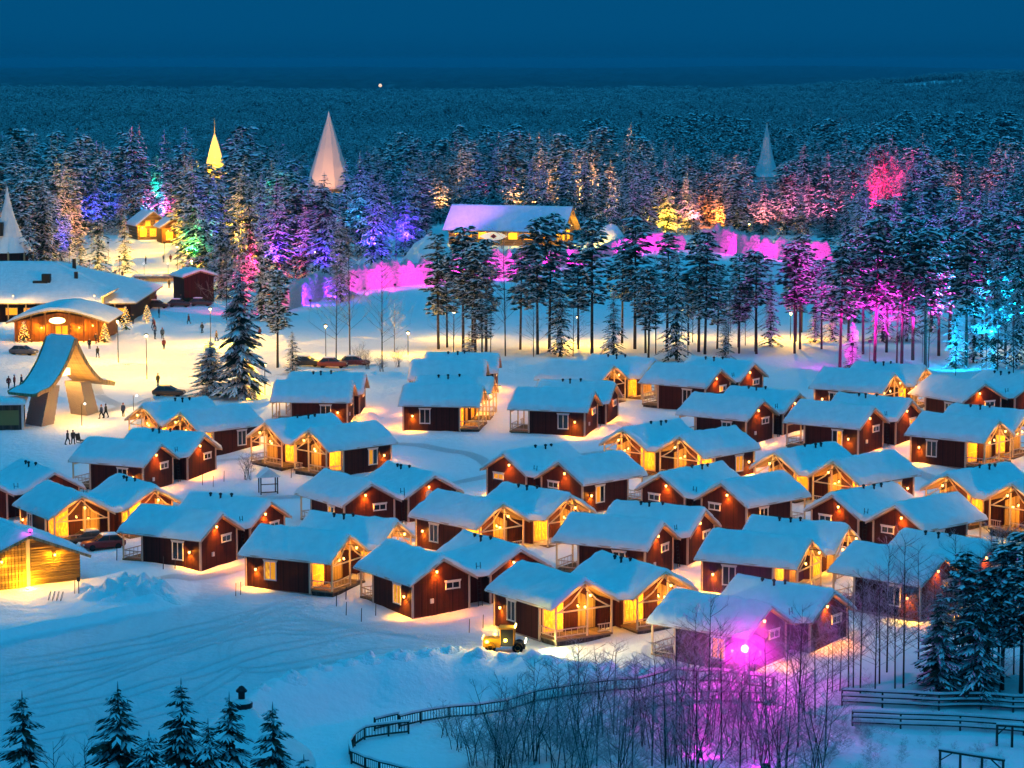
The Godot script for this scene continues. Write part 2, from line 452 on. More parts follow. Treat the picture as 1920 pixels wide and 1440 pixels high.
# with ploughed banks, drifts and the lumps of shovelled snow
func ground(x: float, d: float) -> float:
	var v := land(x, d)
	if d < 480.0:
		v += bumps.get_noise_2d(x * 3.0, d * 3.0) * 0.22 + lumps.get_noise_2d(x * 7.0, d * 7.0) * 0.05
		if d < 262.0 and d > 190.0:
			var c := crest_at(x)
			var near := exp(-pow((d - c - 0.6) / 1.1, 2.0)) * smooth((x + 24.0) / 6.0)
			v += near * (0.36 + 0.55 * lumps.get_noise_2d(x * 9.0, d * 9.0))
			# the raised field by the barn ends in a ledge along the road
			if x < -30.0:
				var edge := 238.5 + (x + 32.0) * 0.80
				v += 0.55 * smooth((d - edge) / 0.9) * smooth((-30.5 - x) / 2.5) * smooth((262.0 - d) / 12.0)
			var px := (x + 35.5) / 3.2
			var pd := (d - 241.5) / 2.6
			var r := sqrt(px * px + pd * pd)
			if r < 1.5: v += smooth((1.5 - r) / 1.1) * max(0.1, 0.55 + 0.9 * lumps.get_noise_2d(x * 7.0, d * 7.0) + 0.7 * lumps.get_noise_2d(x * 17.0 + 60.0, d * 17.0))
	return v


func at(x: float, d: float, up := 0.0) -> Vector3:
	return Vector3(x, ground(x, d) + up, -d)


func make_ground():
	for h in COTTAGES:
		spread.append([h[0], h[1], h[2] - slope(h[0], h[1])])
	var ds := [-200.0, -60.0, 0.0, 50.0]
	var d := 90.0
	while d < 15000.0:
		ds.append(d)
		d += 5.0 if d < 182.0 else 0.65 if d < 262.0 else 1.3 if d < 352.0 else 2.8 if d < 480.0 else d * 0.055
	var rows := []
	var cols := []
	var snow := Color(0.80, 0.81, 0.83)
	for k in ds:
		var line := PackedVector3Array()
		var tint := PackedColorArray()
		var half: float = 0.30 * max(k, 100.0) + 12.0
		for j in 261:
			var x := half * (j / 130.0 - 1.0)
			line.append(Vector3(x, ground(x, k), -k))
			var col := snow
			if k < 262.0:
				# the packed, gritted road
				var road: float = smooth((k - crest_at(x) - 0.8) / 2.0) * smooth((248.0 - 0.10 * x - k + 6.0 * lumps.get_noise_2d(x * 2.0, 3.0)) / 8.0) * smooth((14.0 - x) / 6.0)
				if x < -30.0: road *= smooth((238.5 + (x + 32.0) * 0.80 - k) / 1.5)
				col = snow.lerp(Color(0.60, 0.60, 0.64), road * (0.75 + 0.25 * bumps.get_noise_2d(x * 14.0, k * 3.0)))
			elif k > 1100.0:
				# far off the ground shows only as crowns with snow on them
				var t := smooth((k - 1100.0) / 1600.0)
				var open := smooth((lumps.get_noise_2d(x * 0.10, k * 0.05) - 0.42) / 0.08) * 0.55 * (1.0 - smooth((k - 4500.0) / 2000.0))
				var hx: float = (x - 620.0 * k / 4000.0) / 70.0
				var hd: float = (k - 3900.0) / 160.0
				if hx * hx + hd * hd < 1.0 + 1.6 * lumps.get_noise_2d(x * 0.5, k * 0.2): open = 1.0
				var crowns := Color(0.05, 0.075, 0.085) * (1.0 + 0.5 * bumps.get_noise_2d(x * 0.5, k * 0.12))
				col = snow.lerp(crowns.lerp(snow, open), t)
			tint.append(col)
		rows.append(line)
		cols.append(tint)
	var s := Shape.new()
	s.sheet(rows, cols, true)
	tag(build("ground", s, M.ground), "", "", "", "structure")


func ribbon(called: String, pts: Array, width: float, lift: float, material: Material):
	var c := Curve3D.new()
	for i in pts.size():
		var a = pts[max(i - 1, 0)]
		var b = pts[min(i + 1, pts.size() - 1)]
		var t := Vector3(b[0] - a[0], 0, -(b[1] - a[1])) / 6.0
		c.add_point(Vector3(pts[i][0], 0, -pts[i][1]), -t, t)
	var L := c.get_baked_length()
	var rows := []
	var steps := int(L / 0.7)
	for i in steps + 1:
		var p := c.sample_baked(L * i / steps)
		var q := c.sample_baked(min(L, L * i / steps + 0.2)) - c.sample_baked(max(0.0, L * i / steps - 0.2))
		var side := Vector3(-q.z, 0, q.x).normalized()
		var line := PackedVector3Array()
		for k in 4:
			var w := p + side * width * (k / 3.0 - 0.5) * smooth(min(i, steps - i) / 6.0 + 0.05)
			line.append(Vector3(w.x, ground(w.x, -w.z) + lift, w.z))
		rows.append(line)
	var s := Shape.new()
	s.sheet(rows, null, true)
	tag(build(called, s, material), "", "", "", "structure")


func make_tracks():
	for t in [
		[[-41.5, 206.5], [-36, 212.5], [-30.6, 222], [-25.5, 230.5], [-21.8, 238], [-17.3, 243.5]],
		[[-24.4, 218.5], [-25.2, 223.5], [-24.6, 228], [-22.2, 231.5], [-18.6, 232.6], [-13.5, 229.6], [-8, 225.6], [-2, 222.6]],
		[[-24.4, 218.5], [-22, 216.6], [-18.4, 217.6], [-14, 220.8], [-8, 222.4]],
		[[-20.6, 236], [-14.8, 230.8], [-9.4, 226.5], [-3.7, 224.4], [2, 222.5]],
		[[-4, 239], [-9.7, 232.4], [-16.2, 229], [-22, 229.5], [-27, 226], [-33, 219], [-40, 211]],
		[[-44, 219.5], [-37.7, 223], [-30.1, 229], [-23.6, 236], [-20.2, 241]],
		[[-45, 214], [-36, 219.5], [-28, 226.5], [-22.5, 233.5], [-19, 240]], [[-43, 203], [-34, 208.5], [-27, 216], [-20, 224], [-12, 229.5], [-4, 233]], [[-38, 198], [-31, 203], [-26, 210], [-22.5, 219]], [[-16, 243], [-8, 234], [0, 228], [7, 224.5]], [[-34.7, 207.5], [-33.2, 203.5], [-32.3, 196.5]], [[-32, 206.5], [-30.2, 202.5], [-29.5, 196.5]],
	]:
		for side in [-0.75, 0.75]:
			var q := []
			for p in t: q.append([p[0] + side * 0.7, p[1] - side])
			ribbon("tyre_track", q, 0.42, 0.025, M.rut)


# ---- cottages ------------------------------------------------------------------------------------------------------------

const W := 3.61        # ridge to eave
const GAP := 8.37      # ridge to ridge
const HALF := 5.1      # half the ridge
const EAVE := 3.13
const RIDGE := 5.17


func roof_at(v: float) -> float:
	if v > W and v < GAP - W: return EAVE + 0.02
	var e: float = abs(v) if v <= W else abs(v - GAP)
	return RIDGE - (RIDGE - EAVE) / W * e


func snow_shape(sg: float, shift: float, seed_: int) -> Shape:
	rng.seed = seed_
	var f := FastNoiseLite.new()
	f.seed = seed_
	f.frequency = 0.28
	var vs := [-W - 0.1, -W - 0.04, -W + 0.08, -W + 0.3, -3.0, -2.4, -1.7, -1.0, -0.5, -0.2, 0.0, 0.2, 0.5, 1.0, 1.7, 2.4, 3.0, 3.6, 3.9, 4.2]
	for i in range(18, -1, -1): vs.append(GAP - vs[i])
	var us := [-HALF - 0.1, -HALF - 0.04, -HALF + 0.08, -HALF + 0.3, -4.3, -3.4, -2.5, -1.6, -0.8, 0.0, 0.8, 1.6, 2.5, 3.4, 4.3, HALF - 0.3, HALF - 0.08, HALF + 0.04, HALF + 0.1]
	var rows := []
	for i in us.size():
		var line := PackedVector3Array()
		for j in vs.size():
			var u: float = us[i]
			var v: float = vs[j]
			var e: float = min(min(u - us[0], us[-1] - u), min(v - vs[0], vs[-1] - v)) / 0.42
			var r := 0.0
			for k in 5: r += roof_at(v + (k - 2) * 0.16) / 5.0
			var y: float = r + 0.48 * sin(clamp(e, 0.0, 1.0) * PI * 0.5) * (0.98 + 0.42 * f.get_noise_2d(u * 2.0, v * 2.0)) + 0.07 * f.get_noise_2d(u * 5.0 + 40.0, v * 5.0)
			if v > W and v < GAP - W: y += 0.18 * sin(PI * (v - W) / (GAP - 2.0 * W))
			if e < 0.05: y = r - 0.03
			var wob: float = 0.11 * f.get_noise_2d(u * 4.0, v * 4.0 + 70.0)
			line.append(Vector3(u + shift * smooth((v - W) / (GAP - 2.0 * W)) + wob, y, sg * (v + wob)))
		rows.append(line)
	var s := Shape.new()
	s.sheet(rows, null, sg > 0.0)
	return s


# a window in the plane through «at»; x runs along «along», out is the outward normal
func window(parent: Node3D, at_: Vector3, along: Vector3, out: Vector3, w: float, h: float, panes: int, lit: int, flare := 0.12):
	var s := Shape.new()
	var c := at_ + out * 0.03
	var t := 0.13
	s.bar(c - along * (w / 2 + t / 2) - Vector3.UP * (h / 2 + t), c - along * (w / 2 + t / 2) + Vector3.UP * (h / 2), t, 0.09, null, along)
	s.bar(c + along * (w / 2 + t / 2) - Vector3.UP * (h / 2 + t), c + along * (w / 2 + t / 2) + Vector3.UP * (h / 2), t, 0.09, null, along)
	var y := h / 2
	s.prism([c - along * (w / 2 + t) + Vector3.UP * y - out * 0.04, c + along * (w / 2 + t) + Vector3.UP * y - out * 0.04, c + along * (w / 2 + t + flare) + Vector3.UP * (y + 0.22) - out * 0.04, c - along * (w / 2 + t + flare) + Vector3.UP * (y + 0.22) - out * 0.04], out * 0.1)
	s.bar(c - along * w / 2 - Vector3.UP * (y + 0.06), c + along * w / 2 - Vector3.UP * (y + 0.06), 0.1, 0.12)
	for k in range(1, panes):
		var x := w * (float(k) / panes - 0.5)
		s.bar(c + along * x - Vector3.UP * y, c + along * x + Vector3.UP * y, 0.09, 0.07, null, along)
	var o := build("window", s, M.white, parent)
	for k in panes:
		var p := Shape.new()
		var x := w * ((k + 0.5) / panes - 0.5)
		p.hexa(corners(c + along * x - out * 0.02, along * (w / panes - 0.07) * 0.5, Vector3.UP * h * 0.5, out * 0.012))
		build("pane", p, M.lit_pane if lit == 2 or (lit == 1 and k == panes - 1) else M.glass, o)
	return o


func corners(c: Vector3, a: Vector3, b: Vector3, d: Vector3) -> Array:
	return [c - a - b - d, c + a - b - d, c + a + b - d, c - a + b - d, c - a - b + d, c + a - b + d, c + a + b + d, c - a + b + d]


func wall_lamp(parent: Node3D, p: Vector3, out: Vector3, energy: float, col: Color, called := "wall_lamp"):
	var s := Shape.new()
	s.box(p - out * 0.10, Vector3(0.09, 0.2, 0.09))
	s.lathe(p + Vector3(0, 0.07, 0), [[0.0, 0.1], [0.15, 0.03], [0.16, 0.0]], 8)
	var o := build(called, s, M.iron, parent)
	var b := Shape.new()
	b.lathe(p, [[0.0, -0.22], [0.09, -0.16], [0.12, -0.04], [0.09, 0.06], [0.0, 0.07]], 8)
	build("bulb", b, M.bulb, o)
	if called in ["side_lamp", "gable_lamp"]:
		var l = spot(o, p - Vector3(0, 0.03, 0), p - Vector3(0, 3.0, 0) - out * 0.12, col, energy, 52.0)
		l.light_size = 0.05
		l.spot_angle_attenuation = 0.9
		omni(o, p - Vector3(0, 0.02, 0), col, energy * 0.12, 0.06)
	else:
		omni(o, p - Vector3(0, 0.02, 0), col, energy, 0.06)
	return o


const WARM := Color(1.0, 0.66, 0.14)
const AMBER := Color(1.0, 0.56, 0.12)


# A twin cottage in its own axes: u (x) runs along the ridges to the gable in view, v across them (z = sg * v), the near half at v = 0.
func make_cottage(sg: float, lit: int, shift: float, seed_: int) -> Node3D:
	var o := Node3D.new()
	o.set_meta("stem", "twin_cottage")
	var pd := 1.0 if lit else -1.0            # which way the porches look
	var out_u := Vector3(pd, 0, 0)
	for half in 2:
		var v0 := GAP * half
		var du := shift * half
		var side := -1.0 if half == 0 else 1.0     # towards the outer wall
		var ub := du - 4.6 * pd                     # back wall
		var uf := du + 2.55 * pd                    # wall behind the porch
		var low := -0.55
		var wv := 3.02
		var pt := func(u: float, y: float, v: float) -> Vector3: return Vector3(u, y, sg * (v0 + v))
		var s := Shape.new()
		var top := roof_at(wv) - 0.2
		s.prism([pt.call(ub, low + 0.45, -wv), pt.call(ub, low + 0.45, wv), pt.call(ub, top, wv), pt.call(ub, RIDGE - 0.2, 0.0), pt.call(ub, top, -wv)], Vector3(uf - ub, 0, 0))
		build("wall", s, M.red, o)
		s = Shape.new()
		s.hexa(corners(pt.call((ub + uf) / 2, low - 0.15, 0.0), Vector3((uf - ub) / 2 - 0.05, 0, 0), Vector3(0, 0.62, 0), Vector3(0, 0, wv - 0.06)))
		build("foundation", s, M.stone, o)
		# roof boards with the soffit that the porch lamp lights
		s = Shape.new()
		for k in [-1.0, 1.0]:
			s.prism([pt.call(du - HALF, RIDGE, 0.0), pt.call(du - HALF, EAVE, k * W), pt.call(du - HALF, EAVE - 0.14, k * W), pt.call(du - HALF, RIDGE - 0.14, 0.0)], Vector3(2 * HALF, 0, 0))
		build("roof", s, M.wood, o)
		for e in [-1.0, 1.0]:
			s = Shape.new()
			var ue: float = du + e * (HALF + 0.035)
			for k in [-1.0, 1.0]:
				s.prism([pt.call(ue, RIDGE + 0.07, 0.0), pt.call(ue, EAVE + 0.05, k * (W + 0.03)), pt.call(ue, EAVE - 0.22, k * (W + 0.03)), pt.call(ue, RIDGE - 0.2, 0.0)], Vector3(0.05 * e, 0, 0))
			build("bargeboard", s, M.pale_wood if e == pd else M.trim, o)
		s = Shape.new()
		s.bar(pt.call(du - HALF, EAVE - 0.06, side * (W + 0.035)), pt.call(du + HALF, EAVE - 0.06, side * (W + 0.035)), 0.05, 0.2)
		build("eaves_board", s, M.trim, o)
		for c in [[ub, -wv], [ub, wv], [uf, side * wv]]:
			s = Shape.new()
			s.hexa(corners(pt.call(c[0], (top + low) / 2 + 0.2, c[1]), Vector3(0.09, 0, 0), Vector3(0, (top - low) / 2 - 0.2, 0), Vector3(0, 0, 0.09)))
			build("corner_board", s, M.trim, o)
		# the outer wall: a tall window and a lamp near the back corner
		var outv := Vector3(0, 0, sg * side)
		window(o, pt.call(ub + pd * 2.75, 1.72, side * wv), Vector3(1, 0, 0), outv, 1.15, 1.65, 2, 1 if lit and seed_ % 3 != 1 else 0)
		wall_lamp(o, pt.call(ub + pd * 1.2, 1.8, side * (wv + 0.22)), outv, 42.0, WARM, "side_lamp")
		# the back gable: one lamp under the ridge, one small window
		wall_lamp(o, pt.call(ub - pd * 0.20, 4.05, -0.55 * (1.0 if half == 0 else 1.0)), -out_u, 70.0, AMBER, "gable_lamp")
		window(o, pt.call(ub, 2.55, 1.25), Vector3(0, 0, 1), -out_u, 1.35, 0.5, 2, 0, 0.1)
		# the porch
		s = Shape.new()
		s.hexa(corners(pt.call(uf + pd * 1.27, 0.22, 0.0), Vector3(1.25, 0, 0), Vector3(0, 0.09, 0), Vector3(0, 0, wv)))
		build("deck", s, M.deck, o)
		s = Shape.new()
		s.hexa(corners(pt.call(uf + pd * 1.27, -0.25, 0.0), Vector3(1.15, 0, 0), Vector3(0, 0.37, 0), Vector3(0, 0, wv - 0.15)))
		build("deck_base", s, M.old_wood, o)
		var up := uf + pd * 2.4
		for v in [-wv + 0.06, 0.35, wv - 0.06]:
			s = Shape.new()
			s.bar(pt.call(up, 0.3, v), pt.call(up, roof_at(abs(v)) - 0.15, v), 0.14, 0.14)
			build("post", s, M.pale_wood, o)
		s = Shape.new()
		s.bar(pt.call(up, 2.68, -wv + 0.1), pt.call(up, 2.68, wv - 0.1), 0.10, 0.12)
		build("tie_beam", s, M.pale_wood, o)
		s = Shape.new()
		for k in [-1.0, 1.0]:
			s.bar(pt.call(up, 3.45, k * 1.3), pt.call(up, 4.75, k * 0.0), 0.08, 0.12)
			s.bar(pt.call(up, 2.72, k * 2.6), pt.call(up, 3.45, k * 1.3), 0.08, 0.12)
		build("gable_truss", s, M.pale_wood, o)
		for r in [[[up, -wv + 0.1], [up, 0.3]], [[up, 1.5], [up, wv - 0.1]], [[uf, side * (wv - 0.1)], [up, side * (wv - 0.1)]]]:
			s = Shape.new()
			for y in [0.55, 1.15]:
				s.bar(pt.call(r[0][0], y, r[0][1]), pt.call(r[1][0], y, r[1][1]), 0.06, 0.09)
			for k in 5:
				var m := pt.call(lerp(r[0][0], r[1][0], (k + 0.5) / 5.0), 0.85, lerp(r[0][1], r[1][1], (k + 0.5) / 5.0)) as Vector3
				s.bar(m - Vector3(0, 0.3, 0), m + Vector3(0, 0.3, 0), 0.035, 0.035)
			build("railing", s, M.trim, o)
		# wall behind the porch: a tall lit window under the slope, the door, a light-wood bay
		s = Shape.new()
		s.prism([pt.call(uf, 0.35, -2.75), pt.call(uf, 0.35, -0.55), pt.call(uf, 3.75, -0.55), pt.call(uf, 2.85, -2.75)], out_u * 0.05)
		var pw := build("porch_window", s, M.trim, o)
		for k in 2:
			var a := -2.62 + k * 1.04
			var p := Shape.new()
			p.prism([pt.call(uf + pd * 0.051, 0.55, a), pt.call(uf + pd * 0.051, 0.55, a + 0.96), pt.call(uf + pd * 0.051, 2.95 + 0.41 * k, a + 0.96), pt.call(uf + pd * 0.051, 2.62 + 0.41 * k, a)], out_u * 0.015)
			build("pane", p, M.lit_pane, pw)
		s = Shape.new()
		s.bar(pt.call(uf + pd * 0.075, 1.55, -2.62), pt.call(uf + pd * 0.075, 1.55, -0.62), 0.05, 0.07)
		s.bar(pt.call(uf + pd * 0.075, 0.5, -2.1), pt.call(uf + pd * 0.075, 2.8, -2.1), 0.05, 0.05)
		s.bar(pt.call(uf + pd * 0.075, 0.5, -1.1), pt.call(uf + pd * 0.075, 3.2, -1.1), 0.05, 0.05)
		build("glazing_bar", s, M.trim, pw)
		s = Shape.new()
		s.hexa(corners(pt.call(uf + pd * 0.03, 1.36, 0.35), Vector3(0.04, 0, 0), Vector3(0, 1.03, 0), Vector3(0, 0, 0.46)))
		var door := build("door", s, M.dark_red, o)
		s = Shape.new()
		s.bar(pt.call(uf + pd * 0.09, 1.3, 0.66), pt.call(uf + pd * 0.09, 1.44, 0.66), 0.04, 0.04)
		build("handle", s, M.iron, door)
		s = Shape.new()
		s.prism([pt.call(uf, 0.35, 1.05), pt.call(uf, 0.35, 2.9), pt.call(uf, 2.85, 2.9), pt.call(uf, 3.7, 1.05)], out_u * 0.05)
		build("light_wood_panel", s, M.wood, o)
		wall_lamp(o, pt.call(uf + pd * 0.5, 2.45, 1.5), out_u, 6.0 if lit else 2.0, WARM, "porch_lamp")
		if lit:
			# a lamp on an arm before the gable
			var arm := Shape.new()
			arm.bar(pt.call(up, 4.3, 0.0), pt.call(up + pd * 0.95, 4.35, 0.0), 0.05, 0.05)
			build("lamp_arm", arm, M.iron, o)
			wall_lamp(o, pt.call(up + pd * 0.95, 4.15, 0.0), out_u, 11.0, WARM, "front_lamp")
			# a hooded lamp on the tie beam that shines back into the porch
			var cl = wall_lamp(o, pt.call(uf + pd * 2.25, 3.1, -0.5), -out_u, 1.2, WARM, "ceiling_lamp")
			spot(cl, pt.call(uf + pd * 2.2, 3.05, -0.5), pt.call(uf, 2.7, 0.3), WARM, 36.0, 80.0)
	# between the halves: a store room set back, closed by a flat roof
	var s2 := Shape.new()
	s2.hexa(corners(Vector3(shift / 2 - pd * 0.6, 1.15, sg * GAP / 2), Vector3(2.6, 0, 0), Vector3(0, 1.75, 0), Vector3(0, 0, GAP / 2 - 3.03)))
	build("store_wall", s2, M.dark_red, o)
	s2 = Shape.new()
	s2.hexa(corners(Vector3(shift / 2, EAVE - 0.07, sg * GAP / 2), Vector3(HALF - 0.3, 0, 0), Vector3(0, 0.07, 0), Vector3(0, 0, GAP / 2 - W + 0.02)))
	build("valley_roof", s2, M.wood, o)
	s2 = Shape.new()
	for k in [-0.22, 0.22]:
		s2.bar(Vector3(-pd * 4.75, 0.0, sg * (GAP / 2 + k)), Vector3(-pd * 4.35, 4.3, sg * (GAP / 2 + k)), 0.05, 0.05)
	for i in 11:
		var t := (i + 1) / 12.0
		s2.bar(Vector3(-pd * lerp(4.75, 4.35, t), 4.3 * t, sg * (GAP / 2 - 0.22)), Vector3(-pd * lerp(4.75, 4.35, t), 4.3 * t, sg * (GAP / 2 + 0.22)), 0.035, 0.035)
	build("ladder", s2, M.iron, o)
	build("snow_cover", snow_shape(sg, shift, seed_), M.roof_snow, o)
	rng.seed = seed_ + 5
	for k in 3:
		s2 = Shape.new()
		var u: float = shift + [-1.9, -0.6, 0.5][k] + rng.randf_range(-0.2, 0.2)
		var v: float = GAP - [0.55, 0.75, 0.35][k]
		var y := roof_at(v)
		s2.lathe(Vector3(u, y, sg * v), [[0.10, 0.0], [0.10, 0.62 + 0.2 * (k % 2)], [0.17, 0.63 + 0.2 * (k % 2)], [0.17, 0.78 + 0.2 * (k % 2)], [0.0, 0.86 + 0.2 * (k % 2)]], 8)
		build("vent_pipe", s2, M.iron, o)
	if seed_ % 2 == 0:
		boxed("meter_box", Vector3(-pd * 4.66, 1.3, sg * -1.0), Vector3(0.12, 0.42, 0.34), M.white, o)
	return o


func make_cottages():
	var made := {}
	var i := 0
	for h in COTTAGES:
		var sg := -1.0 if h[5] == "R" else 1.0
		var sh: float = round(h[4] * 2.0) / 2.0
		var key := "%s%d%.1f" % [h[5], h[6], sh]
		if not made.has(key): made[key] = make_cottage(sg, h[6], sh, 40 + made.size())
		var o: Node3D = made[key].duplicate()
		o.name = numbered("twin_cottage")
		add_child(o)
		o.position = Vector3(h[0], h[2] - 0.05, -h[1])
		# h[0], h[1] is the middle of the near half
		o.rotation.y = -deg_to_rad(h[3])
		tag(o, h[7], "cottage", "red twin cottages of the holiday village")
		# the drifts of each roof are its own
		var cover: MeshInstance3D = o.get_node("snow_cover")
		cover.mesh = snow_shape(sg, sh, 900 + i * 7).mesh()
		# and so are the rooms that are lit and the curtains that are drawn
		rng.seed = 4000 + i
		for c in o.get_children():
			if String(c.name).begins_with("window") or String(c.name).begins_with("porch_window"):
				var r := rng.randf()
				var porch := String(c.name).begins_with("porch")
				for p in c.get_children():
					if porch:
						p.material_override = M.lit_pane if rng.randf() < 0.72 else M.dim_pane
					elif r < (0.45 if h[6] else 0.22):
						p.material_override = [M.lit_pane, M.dim_pane, M.glass][rng.randi() % 3]
					else:
						p.material_override = M.glass
		i += 1
	for k in made: made[k].free()


# trodden paths between the cottages and heaps of shovelled snow beside them
func make_paths():
	for t in [[[-47, 281], [-38, 284], [-30, 286.5], [-22, 288], [-12, 290], [-2, 296], [6, 305], [14, 309], [22, 303], [30, 296]], [[-37, 266], [-30, 263.5], [-24, 259], [-16, 254.5], [-10, 251], [-3, 246], [5, 240.5], [13, 236], [22, 229.5], [30, 224]],
		[[-14, 262], [-9, 267], [-4, 271], [1, 275], [7, 269], [12, 263], [18, 258.5], [24, 255], [31, 251.5]], [[-50, 306], [-42, 308], [-32, 309], [-24, 312], [-16, 316], [-9, 312], [-4, 306], [-2, 298]],
		[[-36, 247], [-29, 250.5], [-24, 258]], [[28, 281], [31, 287], [34, 294], [41, 297.5], [47, 289], [49, 279], [51, 272]], [[12, 330], [16, 322], [19, 313], [16, 307]], [[-60, 372], [-56, 352], [-50, 340], [-47, 330], [-46, 318], [-47, 306]], [[-56, 336], [-50, 345], [-42, 362], [-36, 372], [-26, 379], [-18, 390]]]:
		ribbon("trodden_path", t, 1.7, 0.03, M.path)
	rng.seed = 51
	var i := 0
	var n := 0
	for h in COTTAGES:
		if i % 2 == 0 and i > 4:
			var a: float = -deg_to_rad(h[3])
			var p := Vector3(h[0], 0, -h[1]) + Basis(Vector3.UP, a) * Vector3(rng.randf_range(6.2, 7.0), 0, rng.randf_range(-2.5, 2.5))
			heap(p.x, -p.z, rng.randf_range(1.0, 1.7), rng.randf_range(0.5, 0.9), 300 + i, "heap of shovelled snow between the cottages, %s in order from the road" % nth(n))
			n += 1
		i += 1

	n = 0
	for q in [[-57, 383, 4.0, 0.7], [-47.5, 398, 5.0, 0.8], [-62, 428, 4.5, 0.7], [-41, 424, 5.0, 0.9], [-34, 402, 4.5, 0.7], [-52, 444, 6.0, 0.8], [-25, 420, 7.0, 0.9], [-44, 378, 4.0, 0.8], [-63, 348, 3.5, 0.7], [-46, 341, 4.0, 0.8], [-30, 360, 5.0, 0.8], [-20, 372, 5.0, 0.7]]:
		heap(q[0], q[1], q[2], q[3], 400 + n, "low ploughed snow ridge on the plaza, %s of a dozen" % nth(n))
		n += 1

	n = 0
	for q in CREST:
		if q[0] < -22.0 or q[0] > 26.0: continue
		for k in 3:
			var x: float = q[0] + (k - 1) * 2.1 + rng.randf_range(-0.6, 0.6)
			heap(x, crest_at(x) + rng.randf_range(0.0, 1.2), rng.randf_range(0.7, 1.3), rng.randf_range(0.3, 0.6), 500 + n, "lump of ploughed snow on the bank's crest, %s from the left" % nth(n))
			n += 1
	n = 0
	for q in [[-38.5, 240.5, 1.8, 0.9], [-36.4, 242.6, 1.6, 1.1], [-34.2, 241.0, 1.9, 0.9], [-33.2, 243.2, 1.4, 0.7], [-36.8, 239.2, 1.3, 0.6], [-40.2, 243.0, 1.3, 0.7], [-31.9, 240.2, 1.2, 0.5]]:
		heap(q[0], q[1], q[2], q[3], 560 + n, "rough lump in the snow pile right of the log barn, %s of seven" % nth(n))
		n += 1


func heap(x: float, d: float, r: float, h: float, seed_: int, label: String):
	var f := FastNoiseLite.new()
	f.seed = seed_
	f.frequency = 0.9
	var rows := []
	for i in 9:
		var line := PackedVector3Array()
		for j in 21:
			var t := i / 8.0
			var a := TAU * j / 20.0
			var q := Vector3(x + cos(a) * r * t * 1.4, 0, -d + sin(a) * r * t)
			q.y = ground(q.x, -q.z) - 0.12 + h * cos(t * PI / 2) * (1.0 + 0.8 * f.get_noise_2d(cos(a) * t * r * 1.2, sin(a) * t * r * 1.2))
			line.append(q)
		rows.append(line)
	var s := Shape.new()
	s.sheet(rows, null, false)
	tag(build("snow_heap", s, M.snow), label, "snow heap", "heaps of shovelled snow between the cottages")


# ---- trees ---------------------------------------------------------------------------------------------------------------

const NEEDLE := Color(0.020, 0.034, 0.024)

# one drooping branch: needles below, a pillow of snow on top
func frond(s: Shape, p: Vector3, az: float, length: float, rise: float, droop: float, wide: float, snow: float, segs: int, g: RandomNumberGenerator):
	var dir := Vector3(cos(az), 0, sin(az))
	var side := Vector3(-dir.z, 0, dir.x)
	var green := NEEDLE * g.randf_range(0.7, 1.4)
	var white := Color(0.78, 0.80, 0.84) * g.randf_range(0.85, 1.0)
	var mid := []
	var half := []
	for k in segs + 1:
		var t := float(k) / segs
		mid.append(p + dir * length * t * (1.0 - 0.12 * droop * t) + Vector3(0, length * (rise * t - droop * t * t), 0))
		half.append(wide * length * [0.16, 0.5, 0.40, 0.05][int(round(t * 3.0))] * g.randf_range(0.8, 1.2))
	for k in segs:
		for e in [-1.0, 1.0]:
			var sag := Vector3(0, -0.55, 0)
			var a0: Vector3 = mid[k] + (side * e + sag) * half[k]
			var a1: Vector3 = mid[k + 1] + (side * e + sag) * half[k + 1] + dir * g.randf_range(-0.1, 0.12) * length
			s.quad(mid[k], mid[k + 1], a1, a0, green)
			if snow > 0.0 and (k > 0 or segs < 3):
				var up := Vector3(0, 0.05 + 0.035 * length, 0)
				var b0: Vector3 = mid[k] + (side * e * 0.85 + sag * 0.55) * half[k] * snow
				var b1: Vector3 = mid[k + 1] + (side * e * 0.85 + sag * 0.55) * half[k + 1] * snow
				s.quad(mid[k] + up, mid[k + 1] + up * 0.7, b1 + up * 0.2, b0 + up * 0.3, white)


func spruce(H: float, R: float, branches: int, snow: float, seed_: int, segs := 3, wide := 0.62, hang := 0.62) -> Array:
	var g := RandomNumberGenerator.new()
	g.seed = seed_
	var s := Shape.new()
	for i in branches:
		var t := (i + 0.5) / branches
		var y := H * (0.07 + 0.91 * (1.0 - pow(1.0 - t, 1.25)))
		var len := R * pow(1.0 - t, 0.72) * g.randf_range(0.55, 1.25) + 0.16 + 0.012 * H
		frond(s, Vector3(0, y + H * g.randf_range(-0.015, 0.015), 0), i * 2.39996 + g.randf_range(-0.9, 0.9), len, 0.12 + 0.5 * t * t, lerp(hang, hang * 0.55, t), wide, snow * g.randf_range(0.55, 1.1) if g.randf() > 0.18 else 0.0, segs, g)
	s.tube([Vector3(0, H * 0.9, 0), Vector3(0, H, 0), Vector3(0, H * 1.03, 0)], [0.06, 0.05, 0.01], 4, Color(0.35, 0.37, 0.4))
	var b := Shape.new()
	b.tube([Vector3(0, -0.6, 0), Vector3(0, H * 0.5, 0), Vector3(0, H * 0.95, 0)], [0.011 * H + 0.05, 0.007 * H, 0.02], 6)
	return [s.mesh(), b.mesh()]


